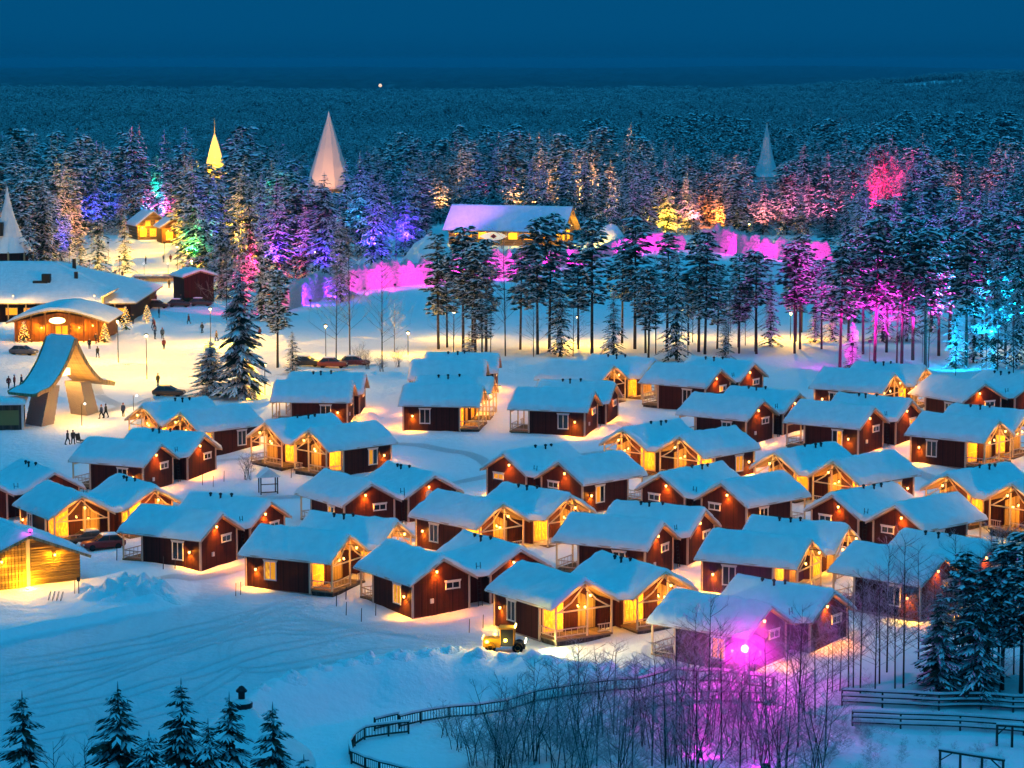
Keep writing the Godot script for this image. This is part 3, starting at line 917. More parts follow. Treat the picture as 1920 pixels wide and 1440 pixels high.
# the same with side sprays on every branch, for trees seen larger
func fine_spruce(H: float, R: float, branches: int, sprays: int, snow: float, seed_: int) -> Array:
	var g := RandomNumberGenerator.new()
	g.seed = seed_
	var s := Shape.new()
	for i in branches:
		var t := (i + 0.5) / branches
		var y := H * (0.05 + 0.93 * (1.0 - pow(1.0 - t, 1.25)) + g.randf_range(-0.02, 0.02))
		var len := R * pow(1.0 - t, 0.75) * g.randf_range(0.55, 1.25) + 0.2
		var az := i * 2.39996 + g.randf_range(-0.8, 0.8)
		var dir := Vector3(cos(az), 0, sin(az))
		var droop: float = lerp(0.55, 0.2, t) * g.randf_range(0.6, 1.3)
		var loaded := g.randf() > 0.2
		var m := int(ceil(sprays * clampf(len / R * 1.25, 0.4, 1.3)))
		for k in m:
			var u := (k + 0.6) / m
			var p := Vector3(0, y, 0) + dir * len * u * 0.92 + Vector3(0, len * (0.15 * u - droop * u * u), 0)
			var turn := g.randf_range(0.35, 1.05) * (1.0 if k % 2 else -1.0) * (1.0 - 0.5 * u)
			frond(s, p - dir * 0.15 * len, az + turn, min(len * g.randf_range(0.30, 0.52) * (1.15 - 0.4 * u) + 0.14, 1.05 * g.randf_range(0.8, 1.1)), 0.08, 0.55, 0.62, snow * g.randf_range(0.6, 1.2) if loaded and g.randf() > 0.15 else 0.0, 2, g)
	s.tube([Vector3(0, H * 0.9, 0), Vector3(0, H, 0), Vector3(0, H * 1.02, 0)], [0.06, 0.04, 0.01], 4, Color(0.3, 0.32, 0.34))
	var b := Shape.new()
	b.tube([Vector3(0, -0.6, 0), Vector3(0, H * 0.5, 0), Vector3(0, H * 0.95, 0)], [0.011 * H + 0.05, 0.007 * H, 0.02], 6)
	return [s.mesh(), b.mesh()]


func pine(H: float, R: float, bare: float, branches: int, snow: float, seed_: int) -> Array:
	var g := RandomNumberGenerator.new()
	g.seed = seed_
	var s := Shape.new()
	var b := Shape.new()
	var lean := Vector3(g.randf_range(-0.3, 0.3), 0, g.randf_range(-0.3, 0.3))
	b.tube([Vector3(0, -0.6, 0), Vector3(0, H * 0.4, 0) + lean * 0.6, Vector3(0, H * 0.75, 0) + lean, Vector3(0, H * 0.97, 0) + lean], [0.011 * H + 0.03, 0.009 * H, 0.006 * H, 0.02], 6)
	for i in branches:
		var t := (i + 0.5) / branches
		var y: float = H * (bare + (0.97 - bare) * t)
		var az := i * 2.39996 + g.randf_range(-0.7, 0.7)
		var len: float = R * (0.35 + 0.65 * sin(PI * clamp(0.18 + t * 0.72, 0, 1))) * g.randf_range(0.55, 1.15)
		var dir := Vector3(cos(az), 0, sin(az))
		var p0 := Vector3(0, y, 0) + lean
		var p1 := p0 + dir * len + Vector3(0, len * g.randf_range(-0.25, 0.25), 0)
		if t < 0.85: b.tube([p0, p1], [0.05, 0.02], 3)
		for k in 6:
			var q := p0.lerp(p1, [0.3, 0.5, 0.7, 0.85, 1.0, 0.95][k]) + Vector3(g.randf_range(-0.25, 0.25), g.randf_range(-0.1, 0.3), g.randf_range(-0.25, 0.25))
			frond(s, q - dir * 0.3, az + g.randf_range(-1.5, 1.5), g.randf_range(0.6, 1.15) * (0.45 + R * 0.24), 0.30, 0.55, 0.95, snow * g.randf_range(0.5, 1.1) if g.randf() > 0.25 else 0.0, 2, g)
	# dead snags on the bare trunk
	for i in 5:
		var y := H * g.randf_range(bare * 0.45, bare)
		var az := g.randf() * TAU
		b.tube([Vector3(0, y, 0) + lean * 0.6, Vector3(cos(az) * 0.9, y - 0.25, sin(az) * 0.9) + lean * 0.6], [0.03, 0.01], 3)
	return [s.mesh(), b.mesh()]


func twigs(s: Shape, p: Vector3, dir: Vector3, length: float, r: float, depth: int, col: Color, g: RandomNumberGenerator):
	var mid := p + dir * length * 0.5 + Vector3(g.randf_range(-1, 1), g.randf_range(-0.3, 0.6), g.randf_range(-1, 1)) * length * 0.06
	var tip := mid + (dir + Vector3(g.randf_range(-1, 1), g.randf_range(0, 0.6), g.randf_range(-1, 1)) * 0.22).normalized() * length * 0.5
	s.tube([p, mid, tip], [r, r * 0.75, r * 0.45], 3, col)
	if depth == 0: return
	for k in (4 if depth > 1 else 3):
		var t := g.randf_range(0.3, 1.0)
		var q := p.lerp(mid, t * 2.0) if t < 0.5 else mid.lerp(tip, t * 2.0 - 1.0)
		var d := (dir * 0.8 + Vector3(g.randf_range(-1, 1), g.randf_range(-0.25, 0.7), g.randf_range(-1, 1)) * 0.75).normalized()
		twigs(s, q, d, length * g.randf_range(0.42, 0.62), max(r * 0.5, 0.008), depth - 1, col.lerp(Color(0.62, 0.62, 0.66), 0.42), g)


func birch(H: float, stems: int, seed_: int) -> Array:
	var g := RandomNumberGenerator.new()
	g.seed = seed_
	var s := Shape.new()
	var b := Shape.new()
	for m in stems:
		var lean := Vector3(g.randf_range(-1, 1), 0, g.randf_range(-1, 1)) * (0.06 if stems == 1 else 0.28) * H
		var foot := Vector3(g.randf_range(-1, 1), 0, g.randf_range(-1, 1)) * (0.0 if stems == 1 else 0.12 * H)
		var h := H * (1.0 if m == 0 else g.randf_range(0.55, 0.95))
		var pts := [foot - Vector3(0, 0.5, 0), foot + Vector3(0, h * 0.35, 0) + lean * 0.25, foot + Vector3(0, h * 0.7, 0) + lean * 0.7, foot + Vector3(0, h, 0) + lean]
		var r := (0.0046 if stems == 1 else 0.0042) * h + 0.012
		b.tube(pts, [r * 1.3, r, r * 0.6, 0.008], 5)
		var n := 32 if stems == 1 else 13
		for i in n:
			var t := lerp(0.22, 0.97, (i + g.randf()) / n) as float
			var q := pts[1].lerp(pts[2], (t - 0.35) / 0.35) as Vector3 if t > 0.35 and t < 0.7 else (pts[2].lerp(pts[3], (t - 0.7) / 0.3) as Vector3 if t >= 0.7 else pts[0].lerp(pts[1], (t + 0.05) / 0.4) as Vector3)
			var az := g.randf() * TAU
			var d := Vector3(cos(az), g.randf_range(0.45, 1.1), sin(az)).normalized()
			twigs(s, q, d, h * (0.26 * (1.05 - t) + 0.06) * g.randf_range(0.8, 1.3), r * 0.35, 2, Color(0.10, 0.085, 0.085), g)
	return [s.mesh(), b.mesh()]


var kinds := {}      # kind -> list of made trees


func tree_kind(key: String, pair: Array, crown_material: Material, stem: String, tall: float):
	var o := Node3D.new()
	o.set_meta("stem", stem)
	o.set_meta("tall", tall)
	put("trunk", pair[1], M.bark, o)
	put("crown", pair[0], crown_material, o)
	if not kinds.has(key): kinds[key] = []
	kinds[key].append(o)


func make_tree_kinds():
	for i in 6: tree_kind("spruce", fine_spruce(20.0, 3.2 + 0.3 * (i % 3), 130, 6, 1.0, 100 + i), M.leaf, "spruce_tree", 20.0)
	for i in 3: tree_kind("near_spruce", fine_spruce(16.0, 3.1 + 0.4 * i, 180, 12, 0.9, 130 + i), M.leaf, "spruce_tree", 16.0)
	for i in 5: tree_kind("pine", pine(20.0, 2.5 + 0.2 * i, 0.28 + 0.045 * i, 72, 0.9, 200 + i), M.leaf, "pine_tree", 20.0)
	for i in 3: tree_kind("bushy_pine", pine(18.0, 3.0, 0.14, 84, 0.95, 230 + i), M.leaf, "pine_tree", 18.0)
	for i in 3: tree_kind("birch", birch(14.0, 1, 300 + i), M.twig, "bare_birch_tree", 14.0)
	for i in 3: tree_kind("thicket", birch(8.0, 8, 330 + i), M.twig, "bare_bush", 8.0)


func plant(key: String, x: float, d: float, H: float, label: String, group: String, squeeze := 1.0) -> Node3D:
	var list: Array = kinds[key]
	var o := copy(list[rng.randi() % list.size()], Vector3(x, ground(x, d) - 0.1, -d), rng.randf() * TAU, 1.0, label)
	var k: float = H / float(o.get_meta("tall"))
	if key == "near_spruce": squeeze *= 1.15
	o.scale = Vector3(lerp(1.0, k, 0.72) * squeeze, k, lerp(1.0, k, 0.72) * squeeze)
	tag(o, "", "bush" if key == "thicket" else "tree", group)
	return o


func nth(i: int) -> String:
	if i < 12: return ["first", "second", "third", "fourth", "fifth", "sixth", "seventh", "eighth", "ninth", "tenth", "eleventh", "twelfth"][i]
	var k := i + 1
	return "%d%s" % [k, "th" if k % 100 < 20 or k % 10 > 3 or k % 10 == 0 else ["st", "nd", "rd"][k % 10 - 1]]



func grove(list: Array, keys: Array, words: Array, where: String, group: String, squeeze := 1.0):
	var order := list.duplicate()
	order.sort_custom(func(a, b): return a[0] / a[1] < b[0] / b[1])
	for i in order.size():
		var t = order[i]
		var label := "%s, %s from the left %s" % [words[t[3]], nth(i), where]
		plant(keys[t[3]], t[0], t[1], t[2], label, group, squeeze)


func make_trees():
	rng.seed = 77
	var belt := BELT_TREES.filter(func(t): return t[1] > 360.0)
	plant("near_spruce", -36.7, 349.5, 17.6, "tall dark snowy spruce standing alone beside the plaza", "lone trees beside the plaza", 0.95)
	plant("near_spruce", -40.9, 351.5, 7.6, "small snowy spruce left of the tall lone one", "lone trees beside the plaza", 1.2)
	for i in 22:
		var d := rng.randf_range(388.0, 436.0)
		var x := (rng.randf_range(790.0, 1570.0) - 960.0) / 4890.0 * d
		var near := false
		for t in belt:
			if (t[0] - x) * (t[0] - x) + (t[1] - d) * (t[1] - d) * 0.3 < 3.0: near = true
		if near: continue
		belt.append([x, d, rng.randf_range(9.0, 19.0) if i % 4 < 2 else rng.randf_range(5.0, 10.0), [1, 1, 2, 0][i % 4]])
	grove(belt, ["spruce", "pine", "birch"], ["dark snowy spruce", "tall bare-trunked pine", "thin bare birch"], "in the pine belt behind the cottages", "trees of the belt behind the cottages")
	grove(EAST_TREES, ["spruce", "pine", "birch"], ["snowy spruce", "tall pine", "bare birch"], "in the magenta and cyan lit wood", "trees of the lit wood behind the right cottages")
	grove(WEST_TREES, ["spruce", "bushy_pine", "birch"], ["snow-laden spruce", "bushy snowy pine", "bare birch"], "around the lit village street", "trees round the village street", 1.2)
	grove(HALL_TREES, ["spruce", "bushy_pine", "birch"], ["snow-laden spruce", "bushy snowy pine", "bare tree lit pink"], "behind the hall and the snow castle", "trees behind the hall and the snow castle", 1.25)
	grove(FRONT_TREES, ["near_spruce", "pine", "birch"], ["dark spruce", "pine", "thin bare birch"], "along the bottom before the road", "trees in front of the road")
	grove(SLOPE_TREES, ["near_spruce", "pine", "birch"], ["big dark spruce", "dark pine", "slim bare birch"], "on the slope behind the rail fence", "trees on the slope at the right")
	grove(TALL_THICKET, ["birch", "birch", "birch"], ["tall thin bare tree", "tall thin bare tree", "tall thin bare tree"], "in the thicket by the boardwalk", "tall bare trees of the thicket")
	grove(THICKET_TREES, ["thicket", "thicket", "thicket"], ["frosted bare bush", "frosted bare bush", "frosted bare bush"], "in the thicket by the boardwalk", "bushes of the thicket by the boardwalk")
	for q in [[-30.5, 297, 3.6], [-21, 381, 3.2], [-19, 378.5, 2.8], [-17, 384, 3.4], [-22.5, 387, 3.6], [-14, 377, 2.6]]:
		plant("thicket", q[0], q[1], q[2], "bare shrub beside the small open timber frame" if q[1] < 300.0 else "bare shrub by the parked red cars, %s of five" % nth([-22.5, -21, -19, -17, -14].find(q[0])), "bare shrubs among the cottages")
	var edge := []
	for i in 16:
		var d := rng.randf_range(207.0, 214.0)
		edge.append([rng.randf_range(33.5, 43.5), d, rng.randf_range(6.0, 12.5), 2])
	grove(edge, ["birch", "birch", "birch"], ["", "", "frosted bare tree"], "in the dense growth at the right edge", "frosted trees at the right edge")
	# low bare undergrowth between the bushes
	var spots := []
	for i in 90:
		var d := rng.randf_range(187.0, 207.5)
		var x := (rng.randf_range(870.0, 1680.0) - 960.0) / 4890.0 * d
		if x < 6.0 and d > 203.0: continue
		var k := (rng.randf_range(2.0, 5.0) if x < 26.0 else rng.randf_range(1.2, 2.8)) / 8.0
		spots.append(Transform3D(Basis(Vector3.UP, rng.randf() * TAU).scaled(Vector3(k * 1.5, k, k * 1.5)), at(x, d, -0.1)))
	for i in 60:
		var d := rng.randf_range(190.0, 206.0)
		var x := (rng.randf_range(1520.0, 1930.0) - 960.0) / 4890.0 * d
		var k := rng.randf_range(0.6, 1.7) / 8.0
		spots.append(Transform3D(Basis(Vector3.UP, rng.randf() * TAU).scaled(Vector3(k * 1.6, k, k * 1.6)), at(x, d, -0.1)))
	var mm := MultiMesh.new()
	mm.transform_format = MultiMesh.TRANSFORM_3D
	mm.mesh = birch(8.0, 5, 360)[0]
	mm.instance_count = spots.size()
	for i in spots.size(): mm.set_instance_transform(i, spots[i])
	var o := MultiMeshInstance3D.new()
	o.name = "undergrowth"
	o.multimesh = mm
	o.material_override = M.twig
	add_child(o)
	tag(o, "low frosted bare undergrowth of the thicket by the boardwalk", "undergrowth", "", "stuff")
	# more of the wood behind, as far as single trees can be told apart
	var n := 0
	var k := 0
	var woods := [[], [], []]
	while n < 140 and k < 5000:
		k += 1
		var d := rng.randf_range(430.0, 760.0)
		var x := rng.randf_range(-0.21, 0.22) * d
		if clear_of(x, d) or crowded(x, d): continue
		taken.append([x, d])
		if kept_low(x, d, 14.0) < 14.0: continue
		woods[0 if x / d < -0.08 else 1 if x / d < 0.02 else 2].append([x, d, rng.randf_range(16.0, 23.0), [0, 0, 1][rng.randi() % 3]])
		n += 1
	for i in 3:
		grove(woods[i], ["spruce", "bushy_pine"], ["snow-laden spruce", "bushy snowy pine"], ["in the wood left of the cone tower", "in the wood between cone tower and hall", "in the dark wood right of the hall"][i], "trees of the wood behind the village", 1.2)


var taken := []
var beams := [] 


func crowded(x: float, d: float) -> bool:
	if taken.is_empty():
		for list in [BELT_TREES, EAST_TREES, WEST_TREES, HALL_TREES]:
			for t in list: taken.append([t[0], t[1]])
	for t in taken:
		if (t[0] - x) * (t[0] - x) + (t[1] - d) * (t[1] - d) * 0.5 < 16.0: return true
	return false


# trees before the three spires stay low enough to leave them in view
func kept_low(x: float, d: float, H: float) -> float:
	for q in [[-0.0699, 0.0105, 850.0, 356.0], [-0.1136, 0.0055, 760.0, 338.0], [0.0973, 0.0050, 840.0, 332.0]]:
		if d < q[2] + 4.0 and abs(x / d - q[0]) < q[1] + 1.5 / d:
			H = min(H, CAM_Y - (q[3] - 115.0) / 4890.0 * d - land(x, d))
	return H


# open ground, buildings and the snow castle, where no wild tree stands
func clear_of(x: float, d: float) -> bool:
	for b in beams:
		if d < b[1] + 2.0 and d > b[1] - 70.0 and abs(x - b[0] * d / b[1]) < 4.5: return true
	var s := x / d * 4890.0 + 960.0
	if d < 470.0 and s < 1560.0: return true
	if s < 480.0 and d < 500.0: return true
	if s > 180.0 and s < 345.0 and d < 690.0: return true           # the village street
	if s > 500.0 and s < 830.0 and d < 545.0: return true           # the way to the castle
	if s > 640.0 and s < 1580.0 and d < (668.0 if s < 1110.0 else 640.0): return true          # castle and hall
	if Vector2(x + 59.4, d - 850.0).length() < 10.0: return true
	return false


func make_forest():
	var cheap: Array[Mesh] = []
	for i in 3: cheap.append(spruce(15.0, 2.7, 56, 0.95, 500 + i, 2, 0.8, 0.9)[0])
	for i in 2: cheap.append(pine(15.0, 2.9, 0.22, 16, 0.95, 520 + i)[0])
	for i in 4: cheap.append(fine_spruce(15.0, 2.4 + 0.2 * i, 64, 3, 1.0, 540 + i)[0])
	for i in 2: cheap.append(pine(15.0, 2.3, 0.2, 44, 0.95, 560 + i)[0])
	rng.seed = 5
	var places := [[], [], [], [], [], [], [], [], [], [], []]
	for i in 70000:
		var d := sqrt(rng.randf_range(470.0 * 470.0, 4200.0 * 4200.0)) if i % 5 else rng.randf_range(520.0, 1500.0)
		var x := rng.randf_range(-0.225, 0.225) * d
		if clear_of(x, d): continue
		var s := x / d * 4890.0 + 960.0
		var young: float = smooth((d - lerp(740.0, 1120.0, smooth((s - 500.0) / 700.0))) / 60.0)
		if d > 1150.0 and lumps.get_noise_2d(x * 0.1, d * 0.05) > 0.46: continue
		if d > 760.0 and lumps.get_noise_2d(x * 0.35 + 90.0, d * 0.12) > 0.34 and rng.randf() < 0.85: continue
		var hx := (x - 620.0 * d / 4000.0) / 70.0
		var hd := (d - 3900.0) / 160.0
		if hx * hx + hd * hd < 1.0: continue
		if d < 1150.0 and rng.randf() > 0.5: continue
		var H: float = lerp(rng.randf_range(13.0, 22.5), rng.randf_range(5.0, 11.5), young) * (1.0 + 0.5 * bumps.get_noise_2d(x * 0.3, d * 0.2))
		var wide: float = H / 15.0 * rng.randf_range(0.9, 1.3) * (1.0 + smooth((d - 1500.0) / 1500.0) * 0.9)
		var y := land(x, d)
		H = kept_low(x, d, H)
		if H < 3.5: continue
		places[rng.randi() % 5 if d > 1150.0 else 5 + rng.randi() % 6].append(Transform3D(Basis(Vector3.UP, rng.randf() * TAU).scaled(Vector3(wide, H / 15.0, wide)), Vector3(x, y - 0.3, -d)))
	for i in places.size():
		var mm := MultiMesh.new()
		mm.transform_format = MultiMesh.TRANSFORM_3D
		mm.mesh = cheap[i]
		mm.instance_count = places[i].size()
		for j in places[i].size(): mm.set_instance_transform(j, places[i][j])
		var o := MultiMeshInstance3D.new()
		o.name = numbered("forest")
		o.multimesh = mm
		o.material_override = M.leaf
		add_child(o)
		tag(o, "snowy forest reaching to the horizon behind the village", "forest", "far forest", "stuff")


# ---- lamps and floodlights -----------------------------------------------------------------------------------------------

func lamp_post(x: float, d: float, h: float, energy: float, col: Color, label: String):
	var o := thing("lamp_post", label, "street lamp", at(x, d), 0.0, "street lamps of the village")
	var s := Shape.new()
	s.tube([Vector3(0, -0.3, 0), Vector3(0, h * 0.5, 0), Vector3(0, h, 0)], [0.075, 0.06, 0.045], 6)
	build("pole", s, M.iron, o)
	s = Shape.new()
	s.lathe(Vector3(0, h, 0), [[0.0, 0.62], [0.34, 0.46], [0.36, 0.40], [0.08, 0.36]], 10)
	build("shade", s, M.iron, o)
	s = Shape.new()
	s.lathe(Vector3(0, h + 0.1, 0), [[0.0, -0.05], [0.17, 0.02], [0.20, 0.14], [0.10, 0.25], [0.0, 0.27]], 10)
	build("lamp_globe", s, M.hot_bulb, o)
	omni(o, Vector3(0, h + 0.08, 0), col, energy, 0.1)


func floodlight(from: Vector3, to: Vector3, col: Color, energy: float, angle: float, label: String, called := "floodlight"):
	var dir := (to - from).normalized()
	var o := thing(called, label, "floodlight", from, 0.0, "coloured floodlights")
	var t := Basis.looking_at(dir, Vector3.UP)
	var s := Shape.new()
	s.box(Vector3.ZERO, Vector3(0.5, 0.38, 0.22), null, t)
	build("housing", s, M.iron, o)
	s = Shape.new()
	s.bar(Vector3(0, -4.8, 0), Vector3(0, -0.1, 0), 0.08, 0.08)
	build("stake", s, M.iron, o)
	s = Shape.new()
	s.box(t * Vector3(0, 0, -0.125), Vector3(0.42, 0.3, 0.02), null, t)
	build("lamp_lens", s, glowing(col, 6.0), o)
	spot(o, t * Vector3(0, 0, -0.16), to - from, col, energy, angle)


func floods() -> Array:
	var white := Color(1.0, 0.78, 0.30)
	var gold := Color(1.0, 0.73, 0.15)
	var blue := Color(0.10, 0.22, 1.0)
	var teal := Color(0.05, 0.95, 0.72)
	var green := Color(0.08, 1.0, 0.42)
	var pink := Color(1.0, 0.12, 0.48)
	var magenta := Color(1.0, 0.06, 0.86)
	var violet := Color(0.36, 0.18, 1.0)
	var cyan := Color(0.06, 0.72, 1.0)
	var warm := Color(1.0, 0.66, 0.36)
	return [[-98.4, 579, 11, blue, 520, 24, "blue floodlight under the spruce at the far left"], [-109.6, 687, 11, blue, 620, 24, "blue floodlight behind the spruces left of the street"],
		[-99, 709, 8, cyan, 420, 22, "cyan floodlight at the trees beside the street"], [-106.6, 784, 13, teal, 900, 24, "teal floodlight on the treetop above the street"], [-94, 709, 9, pink, 620, 22, "rose floodlight right of the village street"],
		[-67.1, 550, 13, green, 900, 24, "green floodlight under the tall spruce right of the street"], [-52.7, 524, 8, pink, 520, 26, "pink floodlight under the spruce by the kiosk"], [-48.5, 468, 5, pink, 240, 30, "pink floodlight low in the trees by the kiosk"],
		[-48.4, 536.5, 12, violet, 520, 34, "violet floodlight on the twin spruces"], [-38, 530, 11, violet, 330, 34, "violet floodlight below the pale cone tower"], [-30.8, 579, 13, violet, 620, 30, "violet floodlight right of the cone tower"], [-25, 611, 11, violet, 720, 34, "violet floodlight on the purple spruce left of the hall"],
		[-25.5, 571.5, 6, violet, 420, 36, "violet floodlight under the bare tree by the snow mound"], [-36, 606, 17, cyan, 520, 20, "cyan floodlight behind the cone tower's spruce"], [-20.2, 732.5, 13, warm, 520, 26, "rose-white floodlight on the slim spruce left of the hall"],
		[8, 766, 9, warm, 560, 34, "warm floodlight on the spruces left behind the hall"], [19, 766, 9, warm, 900, 34, "warm floodlight on the big spruce behind the hall"], [28, 764, 8, warm, 700, 36, "warm floodlight on the spruces right behind the hall"], [40.8, 687, 6, gold, 500, 34, "golden floodlight under the spruce right of the hall"],
		[55, 712, 4, Color(1.0, 0.5, 0.12), 420, 34, "orange floodlight in the trees above the magenta wall"], [66.1, 687, 10, Color(1.0, 0.5, 0.5), 330, 26, "dusky pink floodlight on the spruce under the grey spire"], [82.9, 687, 13, Color(1.0, 0.4, 0.6), 330, 22, "dusky pink floodlight on the tall spruce right of the spire"],
		[94, 656.5, 11, Color(1.0, 0.08, 0.42), 2600, 30, "hot pink floodlight under the bare tree above the right wood"], [119.6, 712, 9, warm, 560, 22, "warm floodlight at the far right trees"], [129, 735, 12, Color(1.0, 0.35, 0.5), 560, 24, "rose floodlight at the right picture edge"],
		[53.0, 384, 10, magenta, 800, 46, "magenta floodlight at the left of the lit wood"], [58.0, 390, 12, magenta, 800, 46, "magenta floodlight in the middle of the lit wood"], [63, 398, 13, magenta, 600, 44, "magenta floodlight behind the trunks of the lit wood"],
		[49.8, 379.5, 3, magenta, 130, 40, "magenta floodlight under the small spruce"], [64.9, 379, 4, cyan, 200, 40, "cyan floodlight under the small spruce of the lit wood"], [71, 388, 12, cyan, 1300, 46, "cyan floodlight at the right of the lit wood"], [76, 392, 15, cyan, 1300, 40, "cyan floodlight on the treetops at the right edge"],
		[-88.5, 545, 4, white, 190, 40, "white floodlight under the white spruce by the big roof"], [-84.0, 557, 4, white, 220, 40, "white floodlight under the white spruce by the street"], [-8, 784, 15, pink, 420, 14, "pink floodlight far behind the hall"],
		[-80, 600, 8, gold, 420, 50, "golden floodlight in the trees beside the lit street"], [-62, 600, 8, gold, 420, 50, "golden floodlight right of the lit street"], [-93, 600, 7, gold, 420, 50, "golden floodlight left of the lit street"], [-58, 560, 13, violet, 500, 50, "violet floodlight behind the kiosk hut's trees"], [-45, 575, 14, Color(0.8, 0.35, 0.9), 500, 50, "mauve floodlight left below the cone tower"], [-15, 640, 12, Color(0.8, 0.4, 0.9), 500, 50, "mauve floodlight left behind the hall"], [-122, 600, 10, warm, 420, 50, "warm floodlight in the wood at the left picture edge"], [-100, 620, 12, Color(1.0, 0.5, 0.4), 420, 50, "rosy floodlight in the wood left of the street"],
		[0, 740, 12, warm, 600, 50, "warm floodlight behind the hall's left end"], [48, 690, 11, Color(1.0, 0.5, 0.6), 420, 50, "rosy floodlight above the magenta wall's left end"], [75, 680, 13, Color(1.0, 0.5, 0.75), 420, 50, "rosy floodlight below the grey spire"], [108, 660, 12, Color(0.8, 0.4, 1.0), 420, 50, "mauve floodlight right of the pink bare tree"], [125, 690, 12, Color(1.0, 0.55, 0.5), 520, 50, "rosy floodlight at the far right treetops"], [84, 520, 13, Color(0.6, 0.4, 1.0), 520, 50, "violet floodlight deep in the lit wood"], [68, 470, 14, Color(0.8, 0.2, 1.0), 600, 50, "purple floodlight deep in the lit wood"]]


func make_lights():
	var white := Color(1.0, 0.78, 0.30)
	var gold := Color(1.0, 0.73, 0.15)
	for p in [[-52.1, 369.5, 6.0, 16, "street lamp on the plaza in front of the tall lone spruce's left side"], [-59.4, 391.0, 6.0, 18, "street lamp between the arch gate and the reception canopy"],
		[-28.3, 394.0, 5.0, 7, "street lamp behind the parked red cars"], [-16.1, 401.5, 3.2, 5, "low street lamp left of the pine belt"], [-48.1, 414.0, 5.8, 26, "street lamp among the people above the lone spruce"],
		[-41.5, 550.0, 5.0, 14, "street lamp at the left end of the snow castle"], [59.6, 655.0, 4.5, 10, "street lamp above the magenta snow wall"],
		[10.5, 416.0, 4.2, 12, "street lamp shining yellow between the pine trunks"], [45.5, 424.0, 4.2, 12, "street lamp shining through the pines at the right end of the belt"],
		[-33.6, 352.0, 3.8, 12, "street lamp between the lone spruce and the cottage by the cars"], [-9.5, 425.0, 4.2, 6, "street lamp behind the left end of the pine belt"], [28.0, 428.0, 4.2, 6, "street lamp behind the middle of the pine belt"], [-64.0, 520.0, 5.5, 26, "street lamp where the village street begins"], [-72.0, 560.0, 5.5, 30, "street lamp half way up the village street"], [-70.0, 604.0, 6.0, 60, "street lamp before the lit shop at the end of the street"], [-77.5, 622.0, 6.0, 60, "street lamp left of the lit shop at the end of the street"], [-65.0, 622.0, 6.0, 50, "street lamp right of the lit shop at the end of the street"], [82.0, 402.0, 4.0, 5, "street lamp deep in the cyan-lit wood"]]:
		lamp_post(p[0], p[1], p[2], p[3] * 25.0, gold, p[4])
	var magenta := Color(1.0, 0.06, 0.86)
	# x, d of the tree it shines on, height it aims at, colour, energy, cone
	for f in floods():
		var to := Vector3(f[0], land(f[0], f[1]) + f[2], -f[1])
		var fx: float = f[0] * (f[1] - 9.0) / f[1]
		floodlight(at(fx, f[1] - 9.0, 4.5), to, f[3], f[4] * 3.0, max(f[5], 46.0), f[6])
	# the bright magenta floodlight on a pole in the thicket
	var base := at(18.9, 207.6)
	var o := thing("floodlight_pole", "bright magenta floodlight on a pole before the dark cottage wall", "floodlight", base)
	var s := Shape.new()
	s.tube([Vector3(0, -0.5, 0), Vector3(0, 4.6, 0)], [0.07, 0.05], 6)
	build("pole", s, M.iron, o)
	s = Shape.new()
	s.box(Vector3(0, 4.75, -0.05), Vector3(0.6, 0.45, 0.2))
	build("housing", s, M.iron, o)
	s = Shape.new()
	s.lathe(Vector3(0, 4.75, 0.16), [[0.0, -0.32], [0.24, -0.2], [0.32, 0.0], [0.24, 0.2], [0.0, 0.32]], 12)
	build("lamp_lens", s, glowing(Color(1.0, 0.55, 1.0), 20.0), o)
	omni(o, Vector3(0, 4.75, 0.62), Color(1.0, 0.03, 0.92), 110.0, 0.15)
	for q in [[3.5, 0.07], [6.5, 0.035], [11.0, 0.014], [18.0, 0.005]]:
		var mist := FogVolume.new()
		mist.name = numbered("mist")
		mist.shape = RenderingServer.FOG_VOLUME_SHAPE_ELLIPSOID
		mist.size = Vector3(q[0], q[0] * 0.9, q[0] * 0.8)
		var fm := FogMaterial.new()
		fm.density = q[1]
		fm.albedo = Color(0.95, 0.95, 0.95)
		mist.material = fm
		add_child(mist)
		mist.position = base + Vector3(0, 4.6, 0.5)
		tag(mist, "thin ice mist glowing magenta round the bright floodlight", "mist", "", "stuff")
	floodlight(at(14.6, 198.5, 0.7), at(15.6, 203.5, 2.2), Color(1.0, 0.03, 0.95), 40.0, 70.0, "low magenta floodlight down among the bare bushes of the thicket")
	floodlight(at(19.5, 195.5, 0.7), at(18.5, 200.5, 2.0), Color(0.9, 0.03, 1.0), 28.0, 70.0, "low violet floodlight among the bare bushes at the bottom edge")
	# a lit mast far out over the forest
	o = thing("lit_mast", "single lit mast far out over the dark forest", "mast", Vector3(-225.8, land(-225.8, 4500), -4500.0))
	s = Shape.new()
	s.tube([Vector3.ZERO, Vector3(0, 12.0, 0)], [1.0, 0.5], 6)
	build("mast", s, M.iron, o)
	s = Shape.new()
	s.lathe(Vector3(0, 13.0, 0), [[0.0, -3.0], [2.6, -1.5], [3.0, 0.5], [1.6, 2.6], [0.0, 3.2]], 10)
	build("lamp_cluster", s, glowing(lin(1.0, 0.62, 0.38), 1.3), o)


# ---- the village behind --------------------------------------------------------------------------------------------------

func lit_window(parent: Node3D, c: Vector3, along: Vector3, out: Vector3, w: float, h: float, bright := true):
	var s := Shape.new()
	s.hexa(corners(c, along * (w / 2 + 0.12), Vector3.UP * (h / 2 + 0.12), out * 0.05))
	var f := build("window", s, M.wood, parent)
	s = Shape.new()
	s.hexa(corners(c + out * 0.06, along * w / 2, Vector3.UP * h / 2, out * 0.015))
	build("pane", s, M.lit_pane if bright else M.dim_pane, f)


